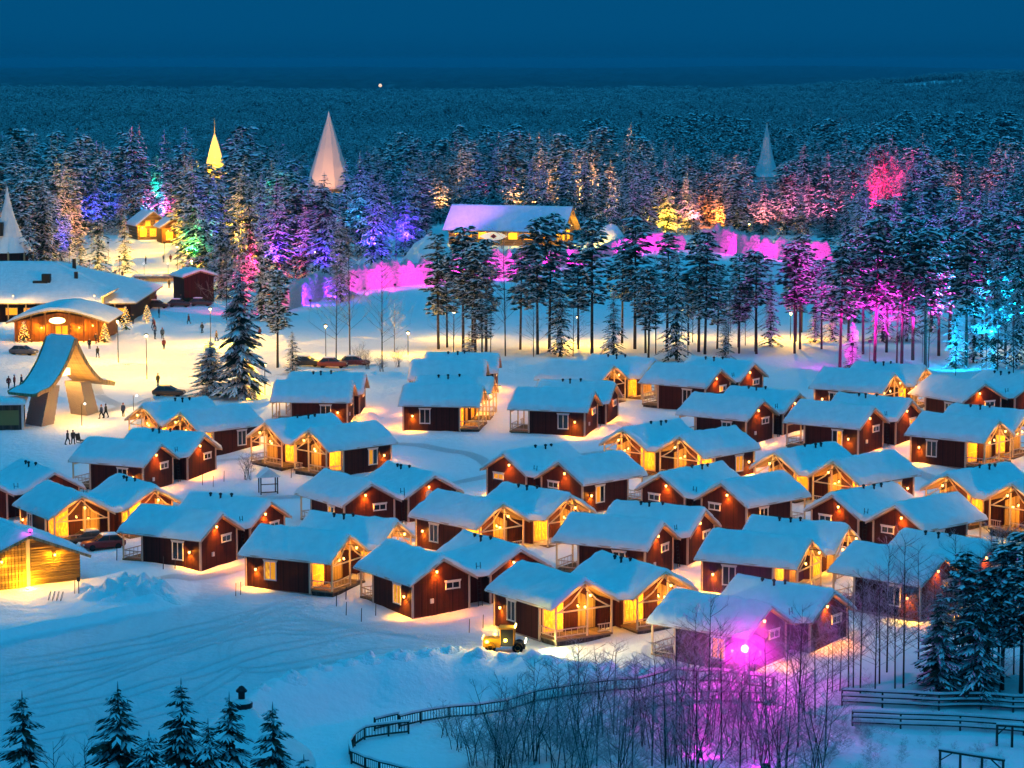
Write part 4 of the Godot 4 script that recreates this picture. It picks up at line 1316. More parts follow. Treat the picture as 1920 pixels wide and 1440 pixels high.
# a snow layer on a flat four-cornered slope, thicker in the middle
func snow_slope(a: Vector3, b: Vector3, c: Vector3, d: Vector3, thick: float, seed_: int) -> Shape:
	var f := FastNoiseLite.new()
	f.seed = seed_
	f.frequency = 0.15
	var rows := []
	for i in 19:
		var line := PackedVector3Array()
		for j in 19:
			var s := clampf((i - 1) / 16.0, 0, 1)
			var t := clampf((j - 1) / 16.0, 0, 1)
			var p := a.lerp(b, s).lerp(d.lerp(c, s), t)
			if i > 0 and j > 0 and i < 18 and j < 18:
				var e: float = min(min(s, 1.0 - s) * a.distance_to(b), min(t, 1.0 - t) * a.distance_to(d)) / 0.5
				p.y += thick * (0.45 + 0.55 * sin(clampf(e, 0, 1) * PI / 2)) * (1.0 + 0.25 * f.get_noise_2d(p.x, p.z)) + 0.08 * f.get_noise_2d(p.x * 3.0, p.z * 3.0)
			line.append(p)
		rows.append(line)
	var s2 := Shape.new()
	s2.sheet(rows, null, (b - a).cross(d - a).y < 0.0)
	return s2


# a plain gabled building: x along the front, gable to +z
func gabled(o: Node3D, w: float, l: float, eave: float, ridge: float, wall: Material, over := 0.7, seed_ := 3):
	var s := Shape.new()
	s.prism([Vector3(-w / 2, -0.6, 0), Vector3(w / 2, -0.6, 0), Vector3(w / 2, eave, 0), Vector3(0, ridge, 0), Vector3(-w / 2, eave, 0)], Vector3(0, 0, -l))
	build("wall", s, wall, o)
	var k := (ridge - eave) / (w / 2)
	var ew := w / 2 + over
	var ey := ridge + 0.1 - k * ew
	for e in [-1.0, 1.0]:
		s = Shape.new()
		s.prism([Vector3(0, ridge + 0.1, over * 1.4), Vector3(e * ew, ey, over * 1.4), Vector3(e * ew, ey - 0.16, over * 1.4), Vector3(0, ridge - 0.06, over * 1.4)], Vector3(0, 0, -l - over * 2.4))
		build("roof", s, M.wood, o)
		build("snow_cover", snow_slope(Vector3(0, ridge + 0.1, over * 1.45), Vector3(0, ridge + 0.1, -l - over), Vector3(e * (ew + 0.05), ey - 0.02, -l - over), Vector3(e * (ew + 0.05), ey - 0.02, over * 1.45), 0.5, seed_ + int(e)), M.roof_snow, o)
	s = Shape.new()
	for e in [-1.0, 1.0]:
		s.bar(Vector3(0, ridge + 0.02, over * 1.44), Vector3(e * ew, ey - 0.08, over * 1.44), 0.06, 0.26, null, Vector3.UP)
	build("bargeboard", s, M.wood, o)


func make_barn():
	var o := thing("log_barn", "yellow floodlit log barn with a snowy roof at the left edge", "barn", Vector3(-46.4, land(-46.4, 245.2), -245.2), atan2(-2.9, 4.9) * -1.0)
	gabled(o, 10.6, 10.0, 3.35, 5.5, M.log, 0.8, 61)
	# log courses on the right half, upright boards on the left
	for i in 13:
		var y := -0.1 + 0.27 * i
		var s := Shape.new()
		s.tube([Vector3(0.35, y, 0.05), Vector3(5.36, y, 0.05)], [0.15, 0.15], 8)
		build("log", s, M.log, o)
	for i in 4:
		var y := 3.41 + 0.27 * i
		var s := Shape.new()
		s.tube([Vector3(0.35, y, 0.05), Vector3(5.3 - (y - 3.2) * 2.45, y, 0.05)], [0.15, 0.15], 8)
		build("log", s, M.log, o)
	rng.seed = 6
	for i in 15:
		var x := -5.1 + 0.34 * i
		var s := Shape.new()
		var top := 3.2 + (5.2 + x) * 0.40
		s.box(Vector3(x, top / 2, 0.06 + rng.randf() * 0.03), Vector3(0.27, top, 0.08))
		build("board", s, M.log, o)
	var p := Shape.new()
	p.box(Vector3(0.12, 2.3, 0.14), Vector3(0.34, 6.0, 0.2))
	build("post", p, M.trim, o)
	var d := Shape.new()
	d.box(Vector3(-0.1, 0.10, 1.5), Vector3(3.4, 0.35, 0.7))
	build("bench", d, M.old_wood, o)
	var l := Shape.new()
	l.box(Vector3(-0.2, 0.42, 1.1), Vector3(0.42, 0.3, 0.25))
	var lo := build("floor_lamp", l, M.iron, o)
	l = Shape.new()
	l.box(Vector3(-0.2, 0.62, 1.1), Vector3(0.38, 0.06, 0.2))
	build("lamp_lens", l, M.hot_bulb, lo)
	omni(lo, Vector3(-0.2, 0.85, 1.15), Color(1.0, 0.74, 0.10), 60.0, 0.12)
	wall_lamp(o, Vector3(-2.6, 3.3, 0.45), Vector3(0, 0, 1), 24.0, Color(1.0, 0.72, 0.10))
	wall_lamp(o, Vector3(2.7, 3.5, 0.5), Vector3(0, 0, 1), 24.0, Color(1.0, 0.72, 0.10))
	var sp := thing("small_floodlight", "little magenta lamp on the snowy roof edge of the log barn", "floodlight", o.transform * Vector3(0.1, 6.0, 1.0))
	boxed("lamp_lens", Vector3(0, 0.12, 0), Vector3(0.3, 0.2, 0.2), glowing(Color(1.0, 0.2, 0.9), 6.0), sp)
	boxed("foot", Vector3(0, -0.05, 0), Vector3(0.2, 0.14, 0.2), M.iron, sp)
	omni(sp, Vector3(0, 0.4, 0.1), Color(1.0, 0.1, 0.9), 1.2)


func make_hall_west():
	# the big hip-roofed reception with its lit canopy
	var g := 6.5
	var o := thing("reception_building", "long low reception building with a huge snowy hip roof", "building", Vector3(-90, g, -453), 0.0)
	var x0 := -40.0
	var x1 := 24.5
	var s := Shape.new()
	s.hexa(corners(Vector3((x0 + x1) / 2, 1.5, -17), Vector3((x1 - x0) / 2 - 1.2, 0, 0), Vector3(0, 2.1, 0), Vector3(0, 0, 15.8)))
	build("wall", s, M.dark_red, o)
	var e := 3.5
	var r0 := Vector3(x0 + 14, 9.3, -17)
	var r1 := Vector3(x1 - 17.5, 9.3, -17)
	var c := [Vector3(x0, e, 0.6), Vector3(x1, e, 0.6), Vector3(x1, e, -34.6), Vector3(x0, e, -34.6)]
	for q in [[c[0], c[1], r1, r0], [c[1], c[2], r1, r1], [c[2], c[3], r0, r1], [c[3], c[0], r0, r0]]:
		s = Shape.new()
		s.hexa([q[0], q[1], q[2], q[3], q[0] - Vector3(0, 0.2, 0), q[1] - Vector3(0, 0.2, 0), q[2] - Vector3(0, 0.2, 0), q[3] - Vector3(0, 0.2, 0)])
		build("roof", s, M.wood, o)
		build("snow_cover", snow_slope(q[0], q[1], q[2], q[3], 0.5, 17), M.roof_snow, o)
	for i in 12:
		var x := -13.0 + i * 3.15
		lit_window(o, Vector3(x, 2.0, 0.05), Vector3.RIGHT, Vector3.BACK, 1.9, 1.1, i == 10 or i == 11)
	for i in 14:
		var x := -19.5 + i * 3.1
		s = Shape.new()
		s.bar(Vector3(x, 3.3, 0.3), Vector3(x, 0, 0.3), 0.2, 0.2)
		build("post", s, M.wood, o)
	for q in [[Vector3(7.6, 7.0, -7.5), 1.5, 1.9, 1.3], [Vector3(12.6, 6.9, -9), 0.6, 2.6, 0.6], [Vector3(11.3, 8.8, -15), 0.6, 2.6, 0.6], [Vector3(6.6, 6.3, -7.3), 2.6, 0.9, 1.4]]:
		boxed("chimney", q[0], Vector3(q[1], q[2], q[3]), M.iron, o)
	for x in [3.5, 17.6]:
		wall_lamp(o, Vector3(x, 5.0, 2.4), Vector3.BACK, 60.0, Color(1.0, 0.75, 0.32), "eaves_lamp")
	s = Shape.new()
	s.prism([Vector3(18.5, 4.6, -3), Vector3(21.0, 5.9, -3), Vector3(21.0, 5.6, -3), Vector3(18.5, 4.3, -3)], Vector3(0, 0, 4))
	build("entrance_gable", s, M.trim, o)
	boxed("entrance_post", Vector3(18.9, 2.2, 1.0), Vector3(0.4, 4.8, 0.4), M.wood, o)

	var k := thing("entrance_hall", "orange-lit log entrance hall with an arched snowy roof", "building", Vector3(-73.6, 6.6, -422), 0.0)
	var hw := 7.9
	s = Shape.new()
	s.prism([Vector3(-hw + 0.6, -0.5, 0), Vector3(hw - 0.6, -0.5, 0), Vector3(hw - 0.6, 3.2, 0), Vector3(0, 4.7, 0), Vector3(-hw + 0.6, 3.2, 0)], Vector3(0, 0, -14))
	build("wall", s, M.orange_log, k)
	# bowed roof
	var rows := []
	var under := []
	for i in 15:
		var t := i / 7.0 - 1.0
		var y := 3.0 + 2.3 * (1.0 - pow(abs(t), 1.7)) + 0.25 * pow(abs(t), 6.0)
		var line := PackedVector3Array()
		for z in [2.1, 2.0, 1.7, 0.6, -4.0, -9.0, -13.5, -14.5]:
			var edge: bool = z > 2.05 or i == 0 or i == 14
			line.append(Vector3(t * (hw + 0.5), y + (0.0 if edge else 0.42 + 0.05 * sin(i * 2.1 + z)), z))
		rows.append(line)
		under.append(Vector3(t * (hw + 0.4), y - 0.02, 0))
	s = Shape.new()
	s.sheet(rows, null, true)
	build("snow_cover", s, M.roof_snow, k)
	s = Shape.new()
	for i in 14:
		var a: Vector3 = under[i]
		var b: Vector3 = under[i + 1]
		s.hexa([a + Vector3(0, 0, 2.05), b + Vector3(0, 0, 2.05), b + Vector3(0, 0, -14.4), a + Vector3(0, 0, -14.4), a + Vector3(0, -0.22, 2.05), b + Vector3(0, -0.22, 2.05), b + Vector3(0, -0.22, -14.4), a + Vector3(0, -0.22, -14.4)])
	build("roof", s, M.wood, k)
	for x in [-6.6, -4.3, -2.0, 1.9, 4.2, 6.6]:
		s = Shape.new()
		s.bar(Vector3(x, -0.3, 1.5), Vector3(x, 3.0 + 2.2 * (1.0 - pow(abs(x / 8.4), 1.7)), 1.5), 0.26, 0.26)
		build("post", s, M.orange_log, k)
	s = Shape.new()
	s.box(Vector3(0.4, 1.35, 0.08), Vector3(2.2, 2.7, 0.14))
	var dr := build("door", s, M.log, k)
	for i in 2: boxed("pane", Vector3(-0.12 + i * 1.05, 1.45, 0.17), Vector3(0.85, 2.1, 0.04), M.dim_pane, dr)
	s = Shape.new()
	for i in 14:
		var a := TAU * i / 14.0
		var b := TAU * (i + 1) / 14.0
		s.prism([Vector3(0.0, 3.55, 1.75), Vector3(1.35 * cos(a), 3.55 + 0.52 * sin(a), 1.75), Vector3(1.35 * cos(b), 3.55 + 0.52 * sin(b), 1.75)], Vector3(0, 0, 0.1))
	build("lit_sign", s, glowing(lin(1.0, 0.86, 0.6), 1.6), k)
	omni(k, Vector3(0.0, 3.6, 2.6), Color(1.0, 0.80, 0.35), 18.0, 0.3)
	for x in [-2.8, 3.3]: wall_lamp(k, Vector3(x, 2.3, 0.4), Vector3.BACK, 40.0, Color(1.0, 0.64, 0.14))
	for x in [-5.6, 5.6]: wall_lamp(k, Vector3(x, 2.7, 1.0), Vector3.BACK, 26.0, Color(1.0, 0.64, 0.14))

	var t := thing("spire_house", "round dark wooden hut with a tall snowy spire, left picture edge", "building", Vector3(-97.6, 6.5, -505))
	s = Shape.new()
	s.lathe(Vector3.ZERO, [[4.6, -0.5], [4.6, 9.0]], 14)
	build("wall", s, M.dark_red, t)
	for i in 9:
		var a := TAU * i / 9.0
		boxed("post", Vector3(4.7 * cos(a), 4.2, 4.7 * sin(a)), Vector3(0.3, 9.4, 0.3), M.wood, t)
	s = Shape.new()
	s.lathe(Vector3(0, 9.0, 0), [[4.9, -0.3], [4.5, 0.4], [2.8, 2.6], [1.35, 6.4], [0.55, 9.6], [0.1, 12.2], [0.0, 12.4]], 18)
	build("spire_roof", s, M.roof_snow, t)
	boxed("dormer", Vector3(-1.2, 13.2, 2.4), Vector3(1.5, 2.6, 1.2), M.iron, t)
	lamp_post(-103.5, 492.0, 12.5, 34.0, Color(1.0, 0.8, 0.42), "bright lamp on a tall pole at the upper left picture edge")

	# the lit street
	var i := 0
	for q in [[-72.5, 640.0, 12.5, 8.0, 7.0, 10.5, 0.12, "yellow-lit shop front with a pink gable at the end of the street"], [-83.5, 655.0, 9.0, 8.0, 4.2, 7.0, 0.3, "snow-roofed lit shop left of the street's end"], [-92, 668.0, 8.0, 9.0, 4.0, 7.0, 0.4, "lit shop half hidden by the spruces left of the street"], [-60.0, 660.0, 9.0, 8.0, 4.4, 7.5, -0.2, "lit shop half hidden by the spruces right of the street"]]:
		var b := thing("shop", q[7], "building", Vector3(q[0], 6.5, -q[1]), q[6])
		gabled(b, q[2], q[3], q[4], q[5], M.log if i != 1 else M.orange_log, 0.7, 70 + i)
		for x in [-2.6, 0.0, 2.6]: lit_window(b, Vector3(x, 1.8, 0.06), Vector3.RIGHT, Vector3.BACK, 1.6, 2.0)
		for x in [-1.3, 1.3]: lit_window(b, Vector3(x, 4.2, 0.06), Vector3.RIGHT, Vector3.BACK, 1.2, 1.2)
		for x in [-3.0, 3.0]: wall_lamp(b, Vector3(x, 3.2, 0.9), Vector3.BACK, 60.0, Color(1.0, 0.74, 0.16))
		i += 1
	var h := thing("kiosk_hut", "dark reddish log hut with a greenish snowy roof by the parked cars", "hut", Vector3(-59.2, 6.5, -492), 0.5)
	gabled(h, 6.0, 5.5, 5.0, 5.9, M.dark_red, 0.6, 81)
	h = thing("ice_counter", "long white-lit snow counter in the village square", "counter", Vector3(-71.5, 6.5, -541))
	s = Shape.new()
	s.box(Vector3(0, 0.55, 0), Vector3(14.0, 1.2, 1.2))
	s.box(Vector3(0, 1.22, 0), Vector3(14.4, 0.18, 6.0))
	build("snow_block", s, M.ice, h)
	for x in [-5.0, 0.0, 5.0]: lamp_head(h, Vector3(x, 3.6, 0.4))
	h = thing("kiosk", "small stall with a heart-shaped snowy top beside the pink-lit trees", "stall", Vector3(-46.0, 6.5, -487), 0.2)
	gabled(h, 2.6, 2.4, 2.6, 3.8, M.dark_red, 0.4, 83)
	lit_window(h, Vector3(0, 1.5, 0.05), Vector3.RIGHT, Vector3.BACK, 1.3, 0.9)


func lamp_head(o: Node3D, p: Vector3, col := Color(0.86, 0.93, 1.0), e := 9.0):
	var s := Shape.new()
	s.tube([Vector3(p.x, -0.3, p.z - 0.6), Vector3(p.x, p.y, p.z - 0.6), p], [0.05, 0.04, 0.03], 5)
	var a := build("lamp_arm", s, M.iron, o)
	s = Shape.new()
	s.lathe(p, [[0.0, -0.12], [0.14, -0.02], [0.1, 0.1], [0.0, 0.14]], 8)
	build("bulb", s, glowing(lin(0.9, 0.95, 1.0), 5.0), a)
	omni(a, p, col, e, 0.08)


func make_towers():
	# the pale cone of the restaurant tower
	var o := thing("cone_tower", "tall pale pink faceted cone tower rising over the forest", "tower", Vector3(-59.4, 6.5, -850))
	var s := Shape.new()
	s.lathe(Vector3(0, 0, 0), [[6.0, -0.5], [6.0, 4.6]], 10)
	build("wall", s, M.wood, o)
	s = Shape.new()
	s.lathe(Vector3.ZERO, [[7.2, 4.4], [7.3, 5.0], [6.9, 7.0], [4.7, 14.0], [2.4, 21.5], [0.55, 27.4], [0.0, 27.5]], 10)
	build("cone_roof", s, M.canvas, o)
	s = Shape.new()
	s.lathe(Vector3.ZERO, [[0.6, 27.2], [0.35, 28.2], [0.06, 29.4], [0.0, 29.5]], 8)
	build("tip", s, M.roof_snow, o)
	for k in 4: lit_window(o, Vector3(-3 + k * 2.0, 2.6, 5.9), Vector3.RIGHT, Vector3.BACK, 1.2, 1.6)
	for q in [[-64.5, 824.0, 900.0], [-51.0, 824.0, 1100.0]]:
		floodlight(Vector3(q[0], 10.0, -q[1]), Vector3(-59.4, 22.0, -846), Color(1.0, 0.66, 0.40), q[2] * 0.75, 30.0, "peach floodlight on the %s of the cone tower" % ("left side" if q[0] < -60.0 else "right side"))
	# the yellow spire
	o = thing("yellow_spire", "slender yellow-lit onion spire with a thin mast", "tower", Vector3(-86.3, 6.5, -760))
	s = Shape.new()
	s.lathe(Vector3.ZERO, [[2.2, -0.5], [2.2, 11.0]], 10)
	build("tower_wall", s, M.wood, o)
	s = Shape.new()
	s.lathe(Vector3.ZERO, [[1.1, 10.4], [2.2, 13.0], [2.55, 15.6], [2.2, 17.6], [1.2, 21.4], [0.35, 24.2], [0.0, 24.4]], 12)
	build("spire_roof", s, M.canvas, o)
	s = Shape.new()
	s.tube([Vector3(0, 24.2, 0), Vector3(0, 28.6, 0)], [0.16, 0.07], 5)
	build("mast", s, M.trim, o)
	for q in [[-90.0, 748.0], [-82.0, 747.0]]:
		floodlight(Vector3(q[0], 20.5, -q[1]), Vector3(-86.3, 25.0, -760), Color(1.0, 0.74, 0.03), 900.0, 40.0, "yellow floodlight on the %s of the onion spire" % ("left side" if q[0] < -86.0 else "right side"))
	# the unlit grey spire
	o = thing("grey_spire", "pointed pale grey spire without lights above the right forest", "tower", Vector3(81.7, 6.5, -840))
	s = Shape.new()
	s.lathe(Vector3.ZERO, [[4.0, -0.5], [4.0, 9.0]], 10)
	build("tower_wall", s, M.white, o)
	s = Shape.new()
	s.lathe(Vector3.ZERO, [[4.4, 8.6], [3.9, 9.6], [2.3, 14.2], [1.5, 18.0], [0.6, 23.0], [0.0, 26.0]], 12)
	build("spire_roof", s, M.roof_snow, o)
	o = thing("small_spire", "small bluish snowy spire roof behind the hall's right end", "tower", Vector3(33.4, 6.5, -690))
	s = Shape.new()
	s.lathe(Vector3.ZERO, [[3.2, -0.5], [3.2, 3.4]], 10)
	build("tower_wall", s, M.dark_red, o)
	s = Shape.new()
	s.lathe(Vector3.ZERO, [[3.7, 3.0], [3.3, 4.0], [2.0, 6.4], [0.6, 8.6], [0.0, 9.2]], 12)
	build("spire_roof", s, M.roof_snow, o)


func make_hall():
	var o := thing("timber_hall", "timber hall with a long snowy roof and yellow-lit eaves behind the snow castle", "building", Vector3(-2.0, 6.5, -640), PI / 2 - 0.34)
	# gable to the right (+x in the world); o's z axis points along the ridge
	gabled(o, 11.0, 29.0, 4.6, 9.4, M.log, 1.2, 91)
	o.position = Vector3(13.4, 6.5, -646)
	for z in [-24.0, -20.0, -16.0, -12.0, -8.0, -4.0]:
		lit_window(o, Vector3(-5.56, 2.4, z), Vector3.BACK, Vector3.LEFT, 2.2, 1.6)
	for z in [-26.0, -19.0, -12.0, -5.0, -1.0]: wall_lamp(o, Vector3(-6.3, 3.6, z), Vector3.LEFT, 40.0, Color(1.0, 0.76, 0.16))
	for x in [-2.5, 1.5]: lit_window(o, Vector3(x, 2.6, 0.06), Vector3.RIGHT, Vector3.BACK, 1.6, 2.2)
	for x in [-4.5, 0.0]: wall_lamp(o, Vector3(x, 5.0, 1.4), Vector3.BACK, 60.0, Color(1.0, 0.76, 0.16))
	for z in [-27.0, -21.0, -15.0, -9.0, -3.0]:
		var s := Shape.new()
		s.bar(Vector3(-6.4, -0.3, z), Vector3(-6.4, 4.1, z), 0.3, 0.3)
		build("post", s, M.wood, o)
	# the eye-shaped sign
	var q := thing("eye_shaped_sign", "cream eye-shaped sign with a red diamond on the hall's front", "sign", Vector3(-4.5, 9.6, -634), 0.0)
	var s := Shape.new()
	for i in 12:
		var a := i / 6.0 - 1.0
		var b := (i + 1) / 6.0 - 1.0
		s.prism([Vector3(3.4 * a, 1.0 * (1 - a * a), 0), Vector3(3.4 * b, 1.0 * (1 - b * b), 0), Vector3(3.4 * b, -1.0 * (1 - b * b) - 0.01, 0), Vector3(3.4 * a, -1.0 * (1 - a * a) - 0.01, 0)], Vector3(0, 0, 0.2))
	build("sign_panel", s, glowing(lin(1.0, 0.72, 0.42), 0.8), q)
	s = Shape.new()
	s.prism([Vector3(-0.8, 0, 0.21), Vector3(0, 0.6, 0.21), Vector3(0.8, 0, 0.21), Vector3(0, -0.6, 0.21)], Vector3(0, 0, 0.06))
	build("diamond", s, paint(lin(0.6, 0.04, 0.03)), q)
	for k in 2:
		s = Shape.new()
		s.bar(Vector3(-2.0 + 4.0 * k, -3.3, 0.0), Vector3(-2.0 + 4.0 * k, -0.5, 0.0), 0.15, 0.15)
		build("leg", s, M.iron, q)


# the magenta walls of the snow castle: a thick, lumpy wall of packed snow along pts
func snow_wall(label: String, pts: Array, heights: Array, thick: float, seed_: int):
	var f := FastNoiseLite.new()
	f.seed = seed_
	f.frequency = 0.2
	var c := Curve3D.new()
	for p in pts: c.add_point(Vector3(p[0], 0, -p[1]))
	var L := c.get_baked_length()
	var steps := int(L / 0.9)
	var rows := []
	for i in steps + 1:
		var t := float(i) / steps
		var p := c.sample_baked(L * t)
		var q := c.sample_baked(min(L, L * t + 0.5)) - c.sample_baked(max(0.0, L * t - 0.5))
		var out := Vector3(-q.z, 0, q.x).normalized()
		if out.z < 0.0: out = -out
		var hp: float = t * (heights.size() - 1)
		var h: float = lerp(float(heights[int(hp)]), float(heights[min(int(hp) + 1, heights.size() - 1)]), hp - int(hp)) * (1.0 + 0.45 * f.get_noise_2d(L * t * 2.5, 0.0))
		h *= smooth(min(i, steps - i) / 2.0 + 0.02)
		var y := land(p.x, -p.z)
		var line := PackedVector3Array()
		for e in [[0.95, -0.3], [0.85, 0.12], [0.78, 0.4], [0.74, 0.68], [0.70, 0.9], [0.5, 0.99], [0.0, 1.03], [-0.5, 0.97], [-0.7, 0.6], [-1.0, -0.1]]:
			var lump := 0.6 * f.get_noise_3d(p.x * 2.0, e[1] * 7.0, p.z * 2.0)
			line.append(Vector3(p.x, y, p.z) + out * (e[0] * thick + lump) + Vector3(0, e[1] * h, 0))
		rows.append(line)
	var o := thing("snow_castle_wall", label, "snow wall", Vector3.ZERO, 0.0, "walls of the snow castle")
	var s := Shape.new()
	s.sheet(rows, null, false)
	build("snow_wall", s, M.ice, o)


func snow_mound(label: String, x: float, d: float, rx: float, rd: float, h: float, seed_: int):
	var f := FastNoiseLite.new()
	f.seed = seed_
	f.frequency = 0.12
	var rows := []
	for i in 11:
		var line := PackedVector3Array()
		for j in 25:
			var r := i / 10.0
			var a := TAU * j / 24.0
			var q := Vector3(x + cos(a) * rx * r, 0, -d + sin(a) * rd * r)
			q.y = land(q.x, -q.z) - 0.25 + h * pow(cos(r * PI / 2), 1.1) * (1.0 + 0.15 * f.get_noise_2d(q.x * 2.0, q.z * 2.0))
			line.append(q)
		rows.append(line)
	var s := Shape.new()
	s.sheet(rows, null, false)
	tag(build("snow_mound", s, M.snow), label, "snow mound", "mounds of shovelled snow")


func make_castle():
	snow_wall("purple-lit snow ramp at the left end of the snow castle", [[-41.9, 475], [-39.9, 485.5], [-36.8, 497.5], [-33.0, 508]], [3.4, 4.6, 4.6, 4.2], 1.1, 1)
	snow_wall("magenta snow wall below the snowy mound", [[-33, 513], [-27.9, 522.5], [-21.7, 530], [-14.4, 539]], [4.4, 4.6, 4.8, 4.6], 1.2, 2)
	snow_wall("longest magenta snow wall in front of the timber hall", [[-13.8, 541], [-6.7, 547], [0, 552], [5.8, 564], [11.3, 582], [15.2, 594.5]], [5.4, 5.6, 5.2, 4.0, 3.4, 3.2], 1.2, 3)
	snow_wall("broken magenta snow wall right of the hall", [[17, 600], [23, 612], [29.2, 619.5], [34.7, 628.5], [42.7, 632]], [2.0, 2.6, 4.4, 5.0, 3.0], 1.2, 4)
	snow_wall("magenta snow wall at the right end of the castle", [[45, 630], [48.9, 626.5], [54.7, 610.5], [63.9, 601.5], [74.3, 600]], [5.6, 5.6, 4.6, 4.2, 4.6], 1.2, 5)
	snow_mound("big rosy snow mound left of the timber hall", -17.5, 556.0, 8.5, 12.0, 8.5, 6)
	snow_mound("yellow-lit snow mound by the hall's gable", 23.5, 628.0, 6.0, 6.0, 6.5, 7)
	snow_mound("long snow slide in front of the castle's left end", -31.0, 498.0, 8.0, 7.0, 1.4, 8)
	var magenta := Color(1.0, 0.04, 0.80)
	var i := 0
	for q in [[-37.2, 484.5, -0.5], [-33.6, 497, -0.5], [-28.5, 510, 0], [-23, 519, 0], [-17, 527.5, 0], [-9.0, 537.5, 0], [-2.5, 542.5, 0], [4.5, 551, 0.3], [10.5, 566, 0.3], [16, 584, 0.4], [30.0, 612, 0], [37, 620.5, 0], [50.5, 613, -0.3], [57.5, 600, 0], [64.5, 593.5, 0], [71.5, 591.5, 0]]:
		var p := at(q[0] - 0.3, q[1] - 1.5, 1.2)
		var violet: bool = i < 2
		floodlight(p, p + Vector3(q[2] * -6.0 - 2.0, 1.0, -7.0), Color(0.55, 0.10, 1.0) if violet else Color(1.0, 0.03, 0.74), 210.0, 74.0, "%s floodlight at the foot of the snow castle, %s from the left" % ["violet" if violet else "magenta", nth(i)], "castle_floodlight")
		i += 1
	floodlight(at(19.5, 619, 0.6), Vector3(24, 9.0, -628), Color(1.0, 0.78, 0.25), 250.0, 45.0, "yellow floodlight before the mound by the hall")


func make_gate():
	# the pointed gate: two swept roof wings on stone feet
	var o := thing("arch_gate", "tall pointed gate with swept snowy roof wings on two stone feet", "gate", Vector3(-58.3, land(-58.3, 335.4), -335.4), 0.98)
	var prof := []
	for i in 15:
		var t := i / 14.0
		prof.append(Vector2(lerp(0.0, 7.2, pow(t, 0.9)) * (0.62 + 0.38 * t * t), 10.6 - 7.4 * pow(t, 0.82) + 0.9 * smooth((t - 0.72) / 0.28)))
	var z0 := 2.5
	for e in [-1.0, 1.0]:
		var deck := Shape.new()
		var rows := []
		for i in prof.size():
			var p: Vector2 = prof[i]
			if i > 0:
				var a: Vector2 = prof[i - 1]
				deck.hexa([Vector3(e * a.x, a.y, z0), Vector3(e * p.x, p.y, z0), Vector3(e * p.x, p.y, -z0), Vector3(e * a.x, a.y, -z0), Vector3(e * a.x, a.y - 0.35, z0), Vector3(e * p.x, p.y - 0.35, z0), Vector3(e * p.x, p.y - 0.35, -z0), Vector3(e * a.x, a.y - 0.35, -z0)])
			var line := PackedVector3Array()
			for k in 7:
				var z := lerp(z0 + 0.08, -z0 - 0.08, k / 6.0) as float
				line.append(Vector3(e * p.x, p.y + (0.0 if k == 0 or k == 6 or i == prof.size() - 1 else 0.42), z))
			rows.append(line)
		build("roof_wing", deck, M.wood, o)
		var s := Shape.new()
		s.sheet(rows, null, e > 0.0)
		build("snow_cover", s, M.roof_snow, o)
		s = Shape.new()
		for i in range(1, prof.size()):
			for z in [z0 + 0.06, -z0 - 0.06]:
				s.bar(Vector3(e * prof[i - 1].x, prof[i - 1].y - 0.1, z), Vector3(e * prof[i].x, prof[i].y - 0.1, z), 0.1, 0.5, null, Vector3(0, 1, 0.01))
		build("bargeboard", s, M.wood, o)
		var foot := Shape.new()
		for i in 7:
			var y0 := -0.6 + i * 0.75
			var a := 1.15 - i * 0.03
			var b := 1.12 - i * 0.03
			var x0 := 4.4 - i * 0.22
			foot.hexa([Vector3(e * (x0 - a), y0, 1.5), Vector3(e * (x0 + a), y0, 1.5), Vector3(e * (x0 + a), y0, -1.5), Vector3(e * (x0 - a), y0, -1.5), Vector3(e * (x0 - 0.22 - b), y0 + 0.75, 1.4), Vector3(e * (x0 - 0.22 + b), y0 + 0.75, 1.4), Vector3(e * (x0 - 0.22 + b), y0 + 0.75, -1.4), Vector3(e * (x0 - 0.22 - b), y0 + 0.75, -1.4)])
		build("stone_foot", foot, M.stone, o)
	for e in [-2.2, 7.6]: lamp_head(o, Vector3(e, 2.6, 6.0), Color(1.0, 0.74, 0.30), 45.0)
	var l := Shape.new()
	l.box(Vector3(0, 6.1, 0), Vector3(2.6, 0.9, 0.5))
	build("lit_sign", l, glowing(lin(1.0, 0.86, 0.60), 1.5), o)
	omni(o, Vector3(0, 5.2, 0.9), Color(1.0, 0.72, 0.30), 26.0, 0.3)
	omni(o, Vector3(0, 5.2, -0.9), Color(1.0, 0.72, 0.30), 26.0, 0.3)
	# the pale kiosk next to it
	var k := thing("flat_kiosk", "pale kiosk with a flat snowy roof beside the arch gate", "kiosk", Vector3(-63.9, land(-63.9, 329.5), -329.5), 0.1)
	boxed("wall", Vector3(0, 1.4, 0), Vector3(3.4, 3.6, 3.0), M.old_wood, k)
	boxed("notice_board", Vector3(-0.2, 1.5, 1.53), Vector3(2.7, 1.9, 0.06), paint(lin(0.16, 0.2, 0.08)), k)
	boxed("corner_board", Vector3(1.62, 1.5, 1.4), Vector3(0.3, 3.3, 0.3), M.white, k)
	var s2 := snow_slope(Vector3(-2.1, 3.2, 2.1), Vector3(2.1, 3.2, 2.1), Vector3(2.1, 3.6, -2.0), Vector3(-2.1, 3.6, -2.0), 0.45, 44)
	build("snow_cover", s2, M.roof_snow, k)


# ---- fences, poles, the conical hut and other small things ----------------------------------------------------------------

